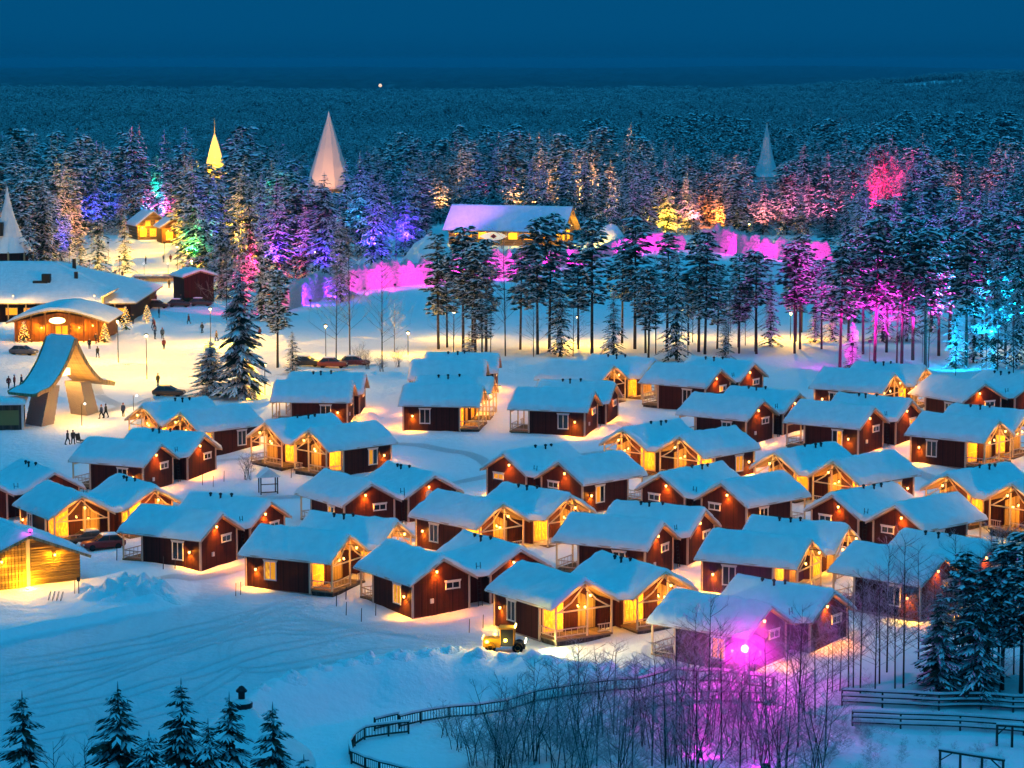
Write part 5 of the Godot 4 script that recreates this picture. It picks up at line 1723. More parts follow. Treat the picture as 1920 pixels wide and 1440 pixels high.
# a boardwalk fence along pts: posts, snowy rails, upright balusters
func fence(called: String, label: String, pts: Array, h: float, rails: Array, balusters: bool, step := 2.2, base := 0.0):
	var o := thing(called, label, "fence", Vector3.ZERO, 0.0, "snowy timber fences in front")
	var line := []
	for i in pts.size() - 1:
		var a := Vector2(pts[i][0], pts[i][1])
		var b := Vector2(pts[i + 1][0], pts[i + 1][1])
		var n: int = max(1, int(round(a.distance_to(b) / step)))
		for k in n: line.append(a.lerp(b, float(k) / n))
	line.append(Vector2(pts[-1][0], pts[-1][1]))
	var thin := Shape.new()
	for i in line.size():
		var p := at(line[i].x, line[i].y, base)
		var s := Shape.new()
		s.bar(p - Vector3(0, 0.5 + base, 0), p + Vector3(0, h + 0.02, 0), 0.14, 0.14)
		build("post", s, M.old_wood, o)
		if i == line.size() - 1: break
		var q := at(line[i + 1].x, line[i + 1].y, base)
		for r in rails:
			s = Shape.new()
			s.bar(p + Vector3(0, r, 0), q + Vector3(0, r, 0), 0.10, 0.13)
			var rail := build("rail", s, M.old_wood, o)
			if r == rails[-1] or not balusters:
				s = Shape.new()
				var m := (p + q) * 0.5
				s.bar(p + Vector3(0, r + 0.13, 0), m + Vector3(0, r + 0.16, 0), 0.22, 0.16)
				s.bar(m + Vector3(0, r + 0.16, 0), q + Vector3(0, r + 0.13, 0), 0.22, 0.16)
				build("snow_cap", s, M.roof_snow, rail)
		if balusters:
			var n: int = max(2, int(p.distance_to(q) / 0.24))
			for k in n:
				var m := p.lerp(q, (k + 0.5) / n)
				thin.bar(m + Vector3(0, rails[0], 0), m + Vector3(0, rails[-1], 0), 0.06, 0.05)
	if balusters: tag(build("balusters", thin, M.old_wood, o), "", "", "", "stuff")


func make_fences():
	fence("boardwalk_fence", "short fence panel at the left end of the boardwalk", [[-11.2, 207.5], [-9.3, 209.0]], 1.1, [0.2, 0.95], true)
	fence("boardwalk_fence", "long snowy boardwalk fence running right below the snow bank", [[-9.2, 208.0], [-7.5, 209.5], [-5.2, 210.5], [-3.0, 211.0], [-0.4, 211.5], [1.9, 211.5], [6.5, 210.5], [10.5, 210.0], [13.4, 210.5], [17.1, 210.0], [21.4, 209.0]], 1.1, [0.2, 1.0], true)
	fence("boardwalk_fence", "second boardwalk fence in the magenta-lit thicket", [[9.8, 208.0], [11.5, 208.0], [15.5, 208.0], [21.3, 207.5]], 1.1, [0.2, 1.0], true)
	fence("boardwalk_fence", "boardwalk fence bending round the open snow at the lower middle", [[-8.4, 206.8], [-10.0, 206.2], [-11.9, 205.5], [-12.6, 204.0], [-12.9, 202.0], [-12.6, 199.5], [-10.3, 197.0], [-8.6, 195.5], [-6.9, 194.0], [-3.5, 192.0]], 1.1, [0.2, 1.0], true)
	fence("rail_fence", "upper rail fence of long snowy poles at the right", [[26.8, 207.0], [30.0, 206.5], [34.5, 206.0], [37.9, 206.0], [43.0, 205.5]], 1.35, [0.35, 0.8, 1.25], false, 3.4)
	fence("rail_fence", "lower rail fence of long snowy poles at the right", [[27.4, 205.0], [31.2, 204.5], [35.9, 204.0], [40.9, 203.5], [44.0, 203.2]], 1.3, [0.35, 0.8, 1.2], false, 3.4)
	for q in [["log frame with a snowy beam at the lower right corner, the lower one", [32.9, 196.0], [37.4, 193.0], 1.6], ["log frame with a snowy beam at the lower right corner, the upper one", [38.3, 201.4], [42.0, 200.5], 1.7]]:
		var o := thing("log_trestle", q[0], "frame", Vector3.ZERO, 0.0, "log frames")
		var a := at(q[1][0], q[1][1])
		var b := at(q[2][0], q[2][1])
		b.y = (a.y + b.y) / 2.0
		for t in [0.02, 0.33, 0.66, 0.98]:
			var p := a.lerp(b, t)
			var s := Shape.new()
			s.tube([p - Vector3(0, 0.6, 0), p + Vector3(0, q[3], 0)], [0.11, 0.10], 7)
			build("post", s, M.old_wood, o)
		var s := Shape.new()
		s.tube([a + Vector3(0, q[3], 0), b + Vector3(0, q[3], 0)], [0.12, 0.11], 7)
		var beam := build("beam", s, M.old_wood, o)
		s = Shape.new()
		s.tube([a + Vector3(0, q[3] + 0.13, 0), a.lerp(b, 0.5) + Vector3(0, q[3] + 0.16, 0), b + Vector3(0, q[3] + 0.13, 0)], [0.10, 0.14, 0.09], 7)
		build("snow_cap", s, M.roof_snow, beam)
		s = Shape.new()
		s.bar(a.lerp(b, 0.02) + Vector3(0, q[3] - 0.8, 0), a.lerp(b, 0.2) + Vector3(0, q[3] - 0.1, 0), 0.09, 0.09)
		s.bar(a.lerp(b, 0.98) + Vector3(0, q[3] - 0.8, 0), a.lerp(b, 0.8) + Vector3(0, q[3] - 0.1, 0), 0.09, 0.09)
		build("brace", s, M.old_wood, o)


func make_small_things():
	# marker poles along the road and the paths
	var i := 0
	for q in [[-39.5, 256.5], [-34.2, 251.5], [-33.1, 252.0], [-26.1, 242.0], [-25.7, 242.5], [-16.3, 237.5], [-15.6, 240.5], [-14.3, 243.5], [-15.2, 234.5], [-13.7, 232.5], [-12.5, 234.5], [-3.8, 226.5], [-2.6, 228.0], [8.2, 225.5], [-35.4, 294.5], [-34.0, 293.0], [-33.1, 296.0], [-25.5, 297.5], [-41.3, 242.0]]:
		var s := Shape.new()
		var p := at(q[0], q[1])
		s.tube([p - Vector3(0, 0.4, 0), p + Vector3(0.05, 1.25, 0.02)], [0.045, 0.035], 5)
		tag(build("marker_pole", s, M.old_wood), "thin dark marker pole in the snow, %s of those along the road" % nth(i), "pole", "marker poles along the road")
		i += 1
	# the conical hut in front
	var o := thing("conical_hut", "conical snow-covered hut with a dark smoke cap among the lower left trees", "hut", at(-21.1, 199.0))
	o.scale = Vector3.ONE * 1.32
	var s := Shape.new()
	var rows := []
	for r in 12:
		var line := PackedVector3Array()
		for k in 25:
			var a := TAU * k / 24.0
			var t := r / 11.0
			var rad: float = 0.55 + 3.9 * t
			var y: float = lerp(3.75, 0.55, pow(t, 0.94)) - (0.5 if r == 11 else 0.0) + 0.06 * lumps.get_noise_2d(cos(a) * 20.0 * t, sin(a) * 20.0 * t + 50.0)
			line.append(Vector3(cos(a) * rad, y, sin(a) * rad))
		rows.append(line)
	s.sheet(rows, null, false)
	build("snow_roof", s, M.roof_snow, o)
	s = Shape.new()
	s.lathe(Vector3.ZERO, [[3.9, -1.0], [3.9, 0.9]], 12)
	build("wall", s, M.old_wood, o)
	s = Shape.new()
	s.lathe(Vector3.ZERO, [[0.62, 3.55], [0.66, 3.95], [0.5, 4.0]], 12)
	build("collar", s, M.iron, o)
	s = Shape.new()
	s.lathe(Vector3.ZERO, [[0.60, 3.98], [0.5, 4.12], [0.2, 4.2]], 12)
	build("snow_cap", s, M.roof_snow, o)
	s = Shape.new()
	s.lathe(Vector3.ZERO, [[0.2, 4.1], [0.2, 4.6], [0.33, 4.62], [0.33, 4.72], [0.12, 4.95], [0.0, 5.0]], 10)
	build("smoke_pipe", s, M.iron, o)
	# dark sheds half hidden behind the lower left trees
	for q in [[-18.7, 190.5, 3.0, "dark low shed roof behind the lower left spruces"], [-15.9, 189.5, 1.4, "narrow upright board beside the dark shed at the lower left"]]:
		var b := thing("low_shed", q[3], "shed", at(q[0], q[1]), 0.2)
		boxed("wall", Vector3(0, 0.9, 0), Vector3(q[2], 2.2, 1.2), M.old_wood, b)
		boxed("snow_cap", Vector3(0, 2.12, 0), Vector3(q[2] + 0.3, 0.24, 1.5), M.roof_snow, b)
	# a small open frame among the cottages
	o = thing("well_frame", "small open timber frame with a snowy pointed roof between the cottages", "frame", at(-27.4, 289.5), 0.3)
	for x in [-0.95, 0.95]:
		for z in [-0.6, 0.6]: boxed("post", Vector3(x, 0.9, z), Vector3(0.12, 2.4, 0.12), M.old_wood, o)
	for y in [0.25, 1.15]: boxed("rail", Vector3(0, y, 0.6), Vector3(1.9, 0.1, 0.08), M.old_wood, o)
	s = Shape.new()
	s.prism([Vector3(-1.3, 1.95, 0.9), Vector3(1.3, 1.95, 0.9), Vector3(0, 2.95, 0.9)], Vector3(0, 0, -1.8))
	build("snow_roof", s, M.roof_snow, o)
	# wire hoops on the bank and a sign
	o = thing("wire_hoops", "dark wire hoops standing in the lit snow before the log barn", "garden ornament", at(-42.7, 240.0))
	for k in 4:
		s = Shape.new()
		var pts := []
		var rr := []
		for m in 13:
			var a := TAU * m / 12.0
			pts.append(Vector3(-0.6 + k * 0.4 + 0.12 * sin(a), 0.45 + 0.45 * sin(a), 0.1 * k + 0.42 * cos(a)))
			rr.append(0.025)
		s.tube(pts, rr, 4)
		build("hoop", s, M.iron, o)
	o = thing("small_sign", "small dark sign on a post in the snow before the log barn", "sign", at(-40.9, 242.0))
	boxed("post", Vector3(0, 0.6, 0), Vector3(0.07, 1.8, 0.07), M.old_wood, o)
	boxed("sign_panel", Vector3(0, 1.35, 0.06), Vector3(0.3, 0.4, 0.04), M.iron, o)
	# the round sign at the valley of the dark cottage
	o = thing("round_sign", "round pale sign with a red ring leaning at the roof valley of a dark cottage", "sign", Vector3(-8.6, 6.9, -268.2), 0.2)
	s = Shape.new()
	for k in 16:
		var a := TAU * k / 16.0
		var b := TAU * (k + 1) / 16.0
		s.prism([Vector3.ZERO, Vector3(0.42 * cos(a), 0.62 * sin(a), 0), Vector3(0.42 * cos(b), 0.62 * sin(b), 0)], Vector3(0, 0, 0.06))
	build("sign_panel", s, paint(lin(0.5, 0.6, 0.55)), o)
	s = Shape.new()
	s.bar(Vector3(0, -2.6, -0.06), Vector3(0, 0.4, -0.06), 0.06, 0.06)
	build("post", s, M.iron, o)
	# yellow-lit little fir trees
	i = 0
	for q in [[-79.0, 420.0, 3.4, "little golden-lit fir at the left of the entrance hall"], [-66.0, 420.5, 3.2, "little golden-lit fir at the right of the entrance hall"], [-65.6, 441.0, 4.0, "golden-lit fir between the entrance hall and the big roof's right end"], [-64.0, 455.5, 3.0, "narrow golden-lit fir standing alone by the big roof's right end"]]:
		o = thing("lit_fir", q[3], "fir tree", at(q[0], q[1]), 0.0, "golden-lit little firs")
		var pair := spruce(q[2], q[2] * 0.28, 34, 1.0, 600 + i, 2)
		put("trunk", pair[1], M.bark, o)
		put("crown", pair[0], M.leaf, o)
		rng.seed = 600 + i
		s = Shape.new()
		for k in 46:
			var t := (k + 0.5) / 46.0
			var a := k * 2.4
			var r: float = q[2] * 0.27 * pow(1.0 - t, 0.8) + 0.06
			s.lathe(Vector3(cos(a) * r, q[2] * (0.12 + 0.86 * t), sin(a) * r), [[0.0, -0.06], [0.055, 0.0], [0.0, 0.06]], 5)
		build("fairy_lights", s, glowing(lin(1.0, 0.55, 0.10), 5.0), o).set_meta("kind", "stuff")
		omni(o, Vector3(0.0, q[2] * 0.5, q[2] * 0.45), Color(1.0, 0.74, 0.2), 4.0, 0.2)
		i += 1


# ---- cars ----------------------------------------------------------------------------------------------------------------

func loft(sections: Array) -> Shape:
	# sections: [z, list of Vector2(x, y) for the right half from bottom to top]
	var rows := []
	for q in sections:
		var line := PackedVector3Array()
		for p in q[1]: line.append(Vector3(p.x, p.y, q[0]))
		var m: Array = q[1].duplicate()
		m.reverse()
		for p in m: line.append(Vector3(-p.x, p.y, q[0]))
		rows.append(line)
	var s := Shape.new()
	for i in rows.size() - 1:
		var c := Vector3(0, 0.8, (sections[i][0] + sections[i + 1][0]) / 2.0)
		for j in rows[i].size() - 1:
			s.face(rows[i][j], rows[i][j + 1], rows[i + 1][j + 1], rows[i + 1][j], c)
	for e in [0, rows.size() - 1]:
		var n: int = rows[e].size()
		for j in n / 2 - 1:
			s.quad(rows[e][j], rows[e][j + 1], rows[e][n - 2 - j], rows[e][n - 1 - j])
	return s


func car(label: String, x: float, d: float, turn: float, col: Color, snowy := true) -> Node3D:
	var o := thing("parked_car", label, "car", at(x, d, -0.03), turn, "cars parked in the snow")
	var m := paint(col, 0.35)
	m.clearcoat_enabled = true
	m.clearcoat = 0.6
	var sec := func(w: float, b: float, t: float) -> Array: return [Vector2(w - 0.12, b), Vector2(w, b + 0.12), Vector2(w, t - 0.16), Vector2(w - 0.1, t)]
	build("body", loft([[-2.2, sec.call(0.74, 0.42, 0.80)], [-2.05, sec.call(0.84, 0.30, 0.94)], [-0.9, sec.call(0.89, 0.24, 0.98)], [0.8, sec.call(0.89, 0.24, 0.98)], [1.95, sec.call(0.86, 0.28, 0.84)], [2.2, sec.call(0.74, 0.40, 0.70)]]), m, o)
	var cab := func(w: float, b: float, t: float) -> Array: return [Vector2(w, b), Vector2(w - 0.05, b + 0.1), Vector2(w - 0.16, t - 0.08), Vector2(w - 0.24, t)]
	build("window", loft([[-1.95, cab.call(0.78, 0.92, 0.97)], [-1.35, cab.call(0.82, 0.92, 1.44)], [0.1, cab.call(0.82, 0.92, 1.46)], [1.0, cab.call(0.80, 0.92, 0.98)]]), M.glass, o)
	var s := Shape.new()
	s.box(Vector3(0, 1.47, -0.6), Vector3(1.16, 0.05, 1.5))
	for e in [-1.0, 1.0]:
		s.bar(Vector3(e * 0.72, 0.95, 0.95), Vector3(e * 0.6, 1.46, 0.1), 0.07, 0.07)
		s.bar(Vector3(e * 0.76, 0.95, -0.45), Vector3(e * 0.62, 1.46, -0.5), 0.07, 0.07)
		s.bar(Vector3(e * 0.72, 0.95, -1.9), Vector3(e * 0.6, 1.45, -1.35), 0.07, 0.07)
	build("roof", s, m, o)
	if snowy:
		build("snow_cover", snow_slope(Vector3(-0.62, 1.5, 0.2), Vector3(0.62, 1.5, 0.2), Vector3(0.62, 1.5, -1.4), Vector3(-0.62, 1.5, -1.4), 0.12, 5), M.roof_snow, o)
	for q in [[-0.8, -1.35], [0.8, -1.35], [-0.8, 1.35], [0.8, 1.35]]:
		s = Shape.new()
		s.tube([Vector3(q[0] - 0.1, 0.33, q[1]), Vector3(q[0] + 0.1, 0.33, q[1])], [0.33, 0.33], 14)
		var w := build("wheel", s, M.tyre, o)
		s = Shape.new()
		s.tube([Vector3(q[0] - 0.12, 0.33, q[1]), Vector3(q[0] + 0.12, 0.33, q[1])], [0.19, 0.19], 10)
		build("rim", s, M.iron, w)
	for e in [-0.58, 0.58]:
		boxed("headlight", Vector3(e, 0.66, 2.17), Vector3(0.3, 0.14, 0.08), M.white, o)
		boxed("tail_light", Vector3(e, 0.78, -2.17), Vector3(0.26, 0.14, 0.08), paint(lin(0.3, 0.01, 0.01), 0.3), o)
	return o


func make_vehicles():
	var red := lin(0.16, 0.012, 0.012)
	var black := lin(0.018, 0.018, 0.022)
	car("dark red car parked between two cottages at the left", -41.9, 263.3, -1.15, red)
	car("second dark car in the gap beside the parked red car", -44.2, 265.6, -1.05, black)
	car("dark car parked at the left of the red pair behind the cottage", -30.4, 385.0, 1.4, black)
	car("red car parked in the middle behind the dark cottage", -26.6, 384.0, 1.5, lin(0.22, 0.02, 0.012))
	car("red car at the right of the pair behind the dark cottage", -23.4, 386.0, 1.7, lin(0.16, 0.014, 0.012))
	car("grey car under snow in front of the entrance hall", -75.7, 402.0, 1.3, lin(0.10, 0.09, 0.10))
	car("black car behind the left-facing lit cottage near the lone spruce", -46.6, 351.5, 1.5, black, false)
	for q in [[-65.6, 481.0, "dark car by the kiosk hut, left one"], [-61.8, 483.0, "dark car by the kiosk hut, middle one"], [-58.0, 485.0, "dark car by the kiosk hut, right one"]]:
		car(q[2], q[0], q[1], 1.5, black)
	# a small utility vehicle with bright lights on the road
	var o := thing("loader", "small yellow-lit working vehicle with bright headlights on the road in front", "vehicle", at(-0.8, 220.0), 1.48)
	var yellow := paint(lin(0.30, 0.17, 0.015), 0.5)
	var s := Shape.new()
	s.box(Vector3(0, 0.85, -0.9), Vector3(1.25, 0.75, 1.5))
	build("engine_hood", s, yellow, o)
	build("cab", loft([[-0.15, [Vector2(0.62, 0.6), Vector2(0.64, 1.2), Vector2(0.58, 2.1)]], [1.0, [Vector2(0.62, 0.6), Vector2(0.64, 1.2), Vector2(0.56, 2.05)]]]), M.glass, o)
	s = Shape.new()
	s.box(Vector3(0, 2.15, 0.42), Vector3(1.35, 0.12, 1.45))
	for e in [-0.62, 0.62]:
		for z in [-0.15, 1.0]: s.bar(Vector3(e, 0.7, z), Vector3(e * 0.95, 2.1, z), 0.08, 0.08)
	build("cab_frame", s, yellow, o)
	s = Shape.new()
	s.box(Vector3(0, 0.62, 1.5), Vector3(1.0, 0.5, 0.9))
	build("front_frame", s, M.iron, o)
	for q in [[-0.68, -1.0], [0.68, -1.0], [-0.68, 1.35], [0.68, 1.35]]:
		s = Shape.new()
		s.tube([Vector3(q[0] - 0.16, 0.48, q[1]), Vector3(q[0] + 0.16, 0.48, q[1])], [0.48, 0.48], 14)
		var w := build("wheel", s, M.tyre, o)
		s = Shape.new()
		s.tube([Vector3(q[0] - 0.18, 0.48, q[1]), Vector3(q[0] + 0.18, 0.48, q[1])], [0.24, 0.24], 10)
		build("rim", s, yellow, w)
	for e in [-0.45, 0.45]:
		boxed("headlight", Vector3(e, 1.0, 1.98), Vector3(0.26, 0.2, 0.08), glowing(lin(1.0, 0.92, 0.6), 14.0), o)
		boxed("roof_light", Vector3(e, 2.3, 1.1), Vector3(0.24, 0.18, 0.1), glowing(lin(1.0, 0.8, 0.3), 10.0), o)
		boxed("rear_light", Vector3(e, 1.25, -1.69), Vector3(0.24, 0.18, 0.08), glowing(lin(1.0, 0.66, 0.15), 8.0), o)
		spot(o, Vector3(e, 1.0, 2.05), Vector3(e * 1.5, -0.2, 8.0), Color(1.0, 0.94, 0.60), 160.0, 34.0)
	for q in [[-0.72, 1.7, -0.6], [-0.72, 1.15, 0.3], [-0.72, 1.0, -1.3]]:
		s = Shape.new()
		s.lathe(Vector3(q[0], q[1], q[2]), [[0.0, -0.16], [0.14, -0.1], [0.17, 0.0], [0.14, 0.1], [0.0, 0.16]], 8)
		build("work_light", s, glowing(lin(1.0, 0.62, 0.08), 9.0), o)
		omni(o, Vector3(q[0] - 0.3, q[1], q[2]), Color(1.0, 0.78, 0.22), 2.2, 0.1)
	omni(o, Vector3(0, 1.5, -2.1), Color(1.0, 0.78, 0.2), 5.0, 0.1)
	omni(o, Vector3(0, 2.6, 1.3), Color(1.0, 0.85, 0.3), 7.0, 0.1)


# ---- people --------------------------------------------------------------------------------------------------------------

# a body as one surface: smooth union of tapered capsules [a, ra, b, rb, colour], meshed with surface nets
func body(bones: Array, cell: float) -> Array:
	var lo := Vector3(9, 9, 9)
	var hi := -lo
	for b in bones:
		for q in [[b[0], b[1]], [b[2], b[3]]]:
			lo = lo.min(q[0] - Vector3.ONE * (q[1] + 0.05))
			hi = hi.max(q[0] + Vector3.ONE * (q[1] + 0.05))
	var n := Vector3i(((hi - lo) / cell).ceil()) + Vector3i.ONE
	var f := PackedFloat32Array()
	f.resize(n.x * n.y * n.z)
	for z in n.z:
		for y in n.y:
			for x in n.x:
				f[x + n.x * (y + n.y * z)] = dist(bones, lo + Vector3(x, y, z) * cell)
	var pts := PackedVector3Array()
	var nms := PackedVector3Array()
	var cols := PackedColorArray()
	var id := PackedInt32Array()
	id.resize(f.size())
	id.fill(-1)
	for z in n.z - 1:
		for y in n.y - 1:
			for x in n.x - 1:
				var sum := Vector3.ZERO
				var cnt := 0
				var grad := Vector3.ZERO
				for e in 12:
					var ax := e / 4
					var o := [e & 1, (e >> 1) & 1]
					var a := Vector3i.ZERO
					a[(ax + 1) % 3] = o[0]
					a[(ax + 2) % 3] = o[1]
					var b := a
					b[ax] = 1
					var fa := f[x + a.x + n.x * (y + a.y + n.y * (z + a.z))]
					var fb := f[x + b.x + n.x * (y + b.y + n.y * (z + b.z))]
					grad[ax] += fb - fa
					if (fa < 0.0) != (fb < 0.0):
						sum += Vector3(a).lerp(Vector3(b), fa / (fa - fb))
						cnt += 1
				if cnt:
					id[x + n.x * (y + n.y * z)] = pts.size()
					var p := lo + (Vector3(x, y, z) + sum / cnt) * cell
					pts.append(p)
					nms.append(grad.normalized())
					var best := 9.0
					var col := Color.WHITE
					for q in bones:
						var dd := bone_dist(q, p)
						if dd < best: best = dd; col = q[4]
					cols.append(col)
	var idx := PackedInt32Array()
	for z in range(1, n.z - 1):
		for y in range(1, n.y - 1):
			for x in range(1, n.x - 1):
				var i := x + n.x * (y + n.y * z)
				for ax in 3:
					var st: int = [1, n.x, n.x * n.y][ax]
					if (f[i] < 0.0) == (f[i + st] < 0.0): continue
					var u: int = [n.x, n.x * n.y, 1][ax]
					var w: int = [n.x * n.y, 1, n.x][ax]
					var q := [id[i], id[i - u], id[i - u - w], id[i - w]]
					if q.min() < 0: continue
					if f[i] < 0.0: q = [q[0], q[3], q[2], q[1]]
					for k in [0, 1, 2, 0, 2, 3]: idx.append(q[k])
	return [pts, nms, cols, idx]


func bone_dist(b: Array, p: Vector3) -> float:
	var ab: Vector3 = b[2] - b[0]
	var t: float = clamp((p - b[0]).dot(ab) / max(ab.length_squared(), 1e-6), 0.0, 1.0)
	return p.distance_to(b[0] + ab * t) - lerp(float(b[1]), float(b[3]), t)


func dist(bones: Array, p: Vector3) -> float:
	var d := 9.0
	for b in bones:
		var e := bone_dist(b, p)
		var h: float = clamp(0.5 + 0.5 * (e - d) / 0.035, 0.0, 1.0)
		d = lerp(e, d, h) - 0.035 * h * (1.0 - h)
	return d


func person_mesh(stride: float, coat: Color, trousers: Color, hat: Color) -> ArrayMesh:
	var skin := Color(0.45, 0.25, 0.18)
	var boot := Color(0.02, 0.018, 0.016)
	var v := func(x: float, y: float, z: float) -> Vector3: return Vector3(x, y, z)
	var bones := [[v.call(0, 0.98, 0), 0.16, v.call(0, 1.32, 0.01), 0.175, coat], [v.call(-0.11, 1.40, 0), 0.10, v.call(0.11, 1.40, 0), 0.10, coat], [v.call(0, 0.88, 0), 0.165, v.call(0, 1.0, 0), 0.165, coat],
		[v.call(0, 1.44, 0.0), 0.08, v.call(0, 1.54, 0.02), 0.06, coat], [v.call(0, 1.60, 0.035), 0.095, v.call(0, 1.64, 0.02), 0.105, skin], [v.call(0, 1.60, 0.125), 0.018, v.call(0, 1.585, 0.135), 0.016, skin], [v.call(0, 1.70, 0.005), 0.115, v.call(0, 1.73, -0.005), 0.095, hat]]
	for e in [-1.0, 1.0]:
		var sw: float = stride * e
		bones += [[v.call(e * 0.20, 1.39, 0), 0.085, v.call(e * 0.27, 1.12, -sw * 0.4), 0.07, coat], [v.call(e * 0.27, 1.12, -sw * 0.4), 0.068, v.call(e * 0.25, 0.88, 0.06 - sw * 0.5), 0.052, coat], [v.call(e * 0.25, 0.86, 0.07 - sw * 0.5), 0.05, v.call(e * 0.245, 0.78, 0.09 - sw * 0.55), 0.042, boot],
			[v.call(e * 0.095, 0.9, 0), 0.115, v.call(e * 0.105, 0.5, 0.03 + sw * 0.7), 0.078, trousers], [v.call(e * 0.105, 0.5, 0.03 + sw * 0.7), 0.075, v.call(e * 0.105, 0.12, -0.02 + sw * 0.9 - abs(sw) * 0.1), 0.062, trousers], [v.call(e * 0.105, 0.07, -0.04 + sw * 0.9), 0.07, v.call(e * 0.12, 0.055, 0.13 + sw * 0.9), 0.055, boot]]
	var r := body(bones, 0.042)
	var a := []
	a.resize(Mesh.ARRAY_MAX)
	a[Mesh.ARRAY_VERTEX] = r[0]
	a[Mesh.ARRAY_NORMAL] = r[1]
	a[Mesh.ARRAY_COLOR] = r[2]
	a[Mesh.ARRAY_INDEX] = r[3]
	var m := ArrayMesh.new()
	m.add_surface_from_arrays(Mesh.PRIMITIVE_TRIANGLES, a)
	return m


func make_people():
	var coats := [[Color(0.02, 0.022, 0.03), "black coat"], [Color(0.03, 0.05, 0.12), "dark blue coat"], [Color(0.12, 0.02, 0.02), "dark red coat"], [Color(0.06, 0.05, 0.045), "brown coat"]]
	var meshes := []
	for i in 8:
		meshes.append(person_mesh([0.0, 0.28][i % 2], coats[i / 2][0], Color(0.015, 0.015, 0.02), [Color(0.02, 0.02, 0.02), Color(0.25, 0.03, 0.03), Color(0.2, 0.2, 0.22), Color(0.03, 0.03, 0.06)][i / 2]))
	rng.seed = 12
	var where := [[-70.0, 360.0, "left of the arch gate, first of three"], [-69.2, 360.0, "left of the arch gate, middle of three"], [-68.5, 361.5, "left of the arch gate, last of three"], [-66.8, 410.0, "above the arch gate's tip, left of a pair"], [-67.2, 419.0, "above the arch gate's tip, farther of a pair"],
		[-63.7, 398.5, "alone right of the arch gate's tip"], [-61.3, 443.5, "crossing the square below the lone golden fir, left one"], [-60.6, 440.0, "crossing the square below the lone golden fir, right one"], [-54.9, 409.0, "alone on the open yellow-lit square"], [-52.0, 435.5, "left of the lamp above the lone spruce"],
		[-48.0, 421.5, "right of the lamp above the lone spruce"], [-55.9, 449.0, "at the back of the open square"], [-60.2, 337.5, "between the arch gate's stone feet"], [-53.2, 335.0, "right of the arch gate, left of a pair"], [-52.7, 335.5, "right of the arch gate, right of a pair"], [-50.6, 336.5, "walking toward the lit cottage from the arch gate"],
		[-55.0, 319.5, "beside the sledge on the snowfield, left one"], [-54.4, 320.0, "beside the sledge on the snowfield, right one"], [-75.4, 526.5, "at the white snow counter, left end"], [-74.3, 524.0, "at the white snow counter, second"], [-69.1, 503.5, "on the lit path to the kiosk hut"],
		[-82.5, 586.5, "at the start of the lit street, leftmost"], [-79.2, 591.5, "at the start of the lit street, middle"], [-77.7, 592.5, "at the start of the lit street, rightmost"], [-69.1, 524.0, "at the white snow counter, right end"], [-83.5, 547.0, "by the big reception roof, left one"], [-81.9, 547.0, "by the big reception roof, right one"],
		[-45.5, 557.0, "on the lane to the castle, left one"], [-44.2, 553.0, "on the lane to the castle, middle one"], [-42.6, 556.0, "on the lane to the castle, right one"], [-67.0, 489.0, "by the dark parked cars, left one"], [-62.4, 490.0, "by the dark parked cars, right one"], [-36.9, 505.0, "in front of the purple snow ramp"], [-72.0, 408.0, "before the entrance hall, left one"], [-70.6, 411.5, "before the entrance hall, right one"], [-66.0, 452.0, "by the golden firs, left one"], [-62.8, 462.0, "by the golden firs, right one"], [-58.5, 425.0, "in the middle of the square"],
		[-57.4, 426.0, "in the middle of the square, right of another"], [-44.0, 432.0, "behind the tall lone spruce, left one"], [-41.5, 427.0, "behind the tall lone spruce, right one"], [-65.5, 375.0, "between the arch gate and the grey car"], [-49.5, 362.0, "near the black car"], [-70.8, 560.0, "half way up the lit street, left one"], [-69.6, 566.0, "half way up the lit street, right one"], [-74.0, 600.0, "before the lit shops, left one"], [-71.5, 606.0, "before the lit shops, right one"]]
	for i in where.size():
		var k := rng.randi() % 8
		var o := put("person", meshes[k], M.cloth, self)
		o.position = at(where[i][0], where[i][1], -0.02)
		o.rotation.y = rng.randf() * TAU
		o.scale = Vector3.ONE * rng.randf_range(0.96, 1.08)
		tag(o, "person in a %s %s" % [coats[k / 2][1], where[i][2]], "person", "people walking in the village")
	var o := thing("sledge", "dark sledge tilted up beside the two people on the snowfield", "sledge", at(-53.4, 320.5), 0.8)
	for e in [-0.28, 0.28]:
		var s := Shape.new()
		s.tube([Vector3(e, 0.06, -0.8), Vector3(e, 0.05, 0.6), Vector3(e, 0.22, 1.0), Vector3(e, 0.55, 1.15)], [0.03, 0.03, 0.03, 0.025], 5)
		build("runner", s, M.iron, o)
		s = Shape.new()
		s.bar(Vector3(e, 0.05, -0.7), Vector3(e, 1.2, -1.0), 0.04, 0.04)
		build("handle_post", s, M.old_wood, o)
	boxed("seat", Vector3(0, 0.35, -0.1), Vector3(0.6, 0.08, 1.3), M.old_wood, o)
	boxed("backrest", Vector3(0, 0.75, -0.8), Vector3(0.6, 0.75, 0.07), M.iron, o, Basis(Vector3.RIGHT, -0.25))


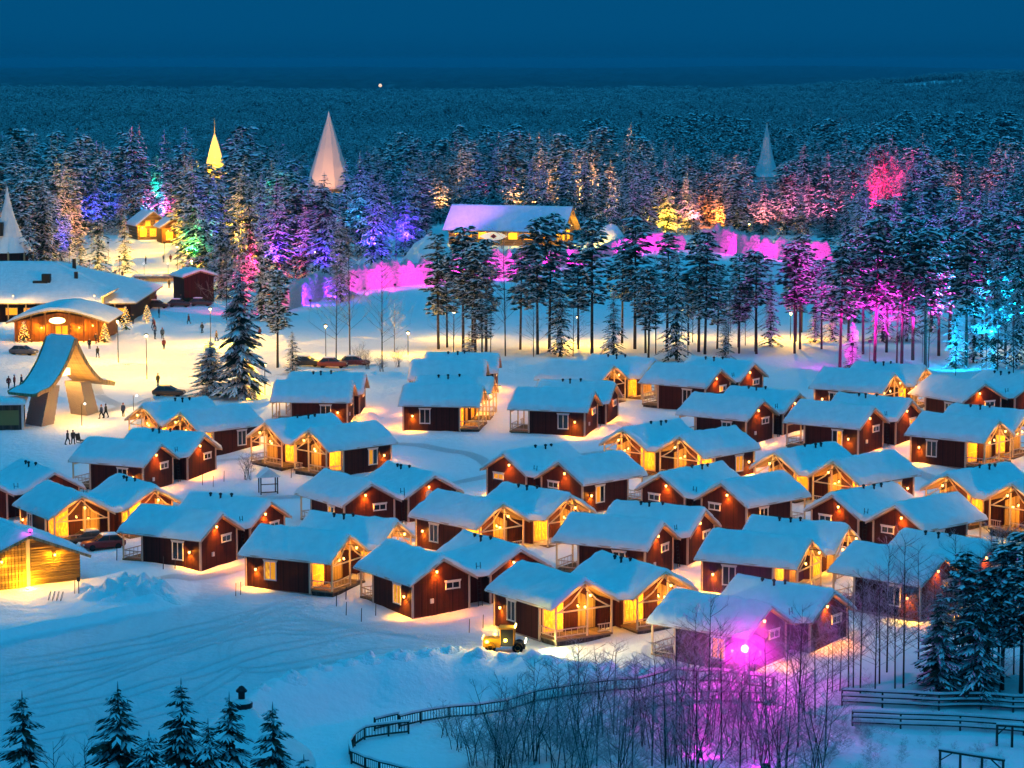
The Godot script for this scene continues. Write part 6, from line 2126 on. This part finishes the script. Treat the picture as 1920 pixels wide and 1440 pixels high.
func _ready():
	bumps.noise_type = FastNoiseLite.TYPE_SIMPLEX_SMOOTH
	bumps.frequency = 0.03
	bumps.fractal_octaves = 3
	bumps.seed = 8
	lumps.noise_type = FastNoiseLite.TYPE_SIMPLEX_SMOOTH
	lumps.frequency = 0.06
	lumps.fractal_octaves = 3
	lumps.seed = 31
	# camera: on the hill above the village
	var cam := Camera3D.new()
	cam.name = "camera"
	cam.fov = 16.75
	cam.near = 1.0
	cam.far = 30000.0
	add_child(cam)
	cam.position = Vector3(0, CAM_Y, 0)
	cam.rotation_degrees = Vector3(-7.047, 0, 0)
	# dusk
	var env := Environment.new()
	env.background_mode = Environment.BG_SKY
	var sky := ProceduralSkyMaterial.new()
	sky.sky_top_color = lin(0.004, 0.150, 0.36)
	sky.sky_horizon_color = lin(0.0004, 0.071, 0.192)
	sky.sky_curve = 0.22
	sky.ground_bottom_color = lin(0.001, 0.02, 0.05)
	sky.ground_horizon_color = lin(0.001, 0.03, 0.08)
	env.sky = Sky.new()
	env.sky.sky_material = sky
	env.tonemap_mode = Environment.TONE_MAPPER_LINEAR
	env.tonemap_exposure = 1.0
	env.fog_enabled = true
	env.fog_density = 0.00005
	env.fog_light_color = lin(0.0, 0.72, 1.0)
	env.volumetric_fog_enabled = true
	env.volumetric_fog_density = 0.0
	env.sdfgi_enabled = true
	env.ssao_enabled = true
	env.ssil_enabled = true
	var we := WorldEnvironment.new()
	we.name = "sky_and_air"
	we.environment = env
	add_child(we)
	# the last light of the sky above and behind the hill, very soft
	var sun := DirectionalLight3D.new()
	sun.name = "twilight"
	sun.light_color = lin(0.025, 0.51, 1.0)
	sun.light_energy = 0.36
	sun.light_angular_distance = 60.0
	sun.shadow_enabled = true
	add_child(sun)
	sun.rotation_degrees = Vector3(-83, 18, 0)

	make_materials()
	make_ground()
	make_cottages()
	make_barn()
	make_hall_west()
	make_towers()
	make_hall()
	make_castle()
	make_gate()
	make_tree_kinds()
	for b in floods(): beams.append(b)
	make_trees()
	make_forest()
	make_tracks()
	make_paths()
	make_fences()
	make_lights()
	make_vehicles()
	make_small_things()
	make_people()
	for k in kinds:
		for o in kinds[k]: o.free()
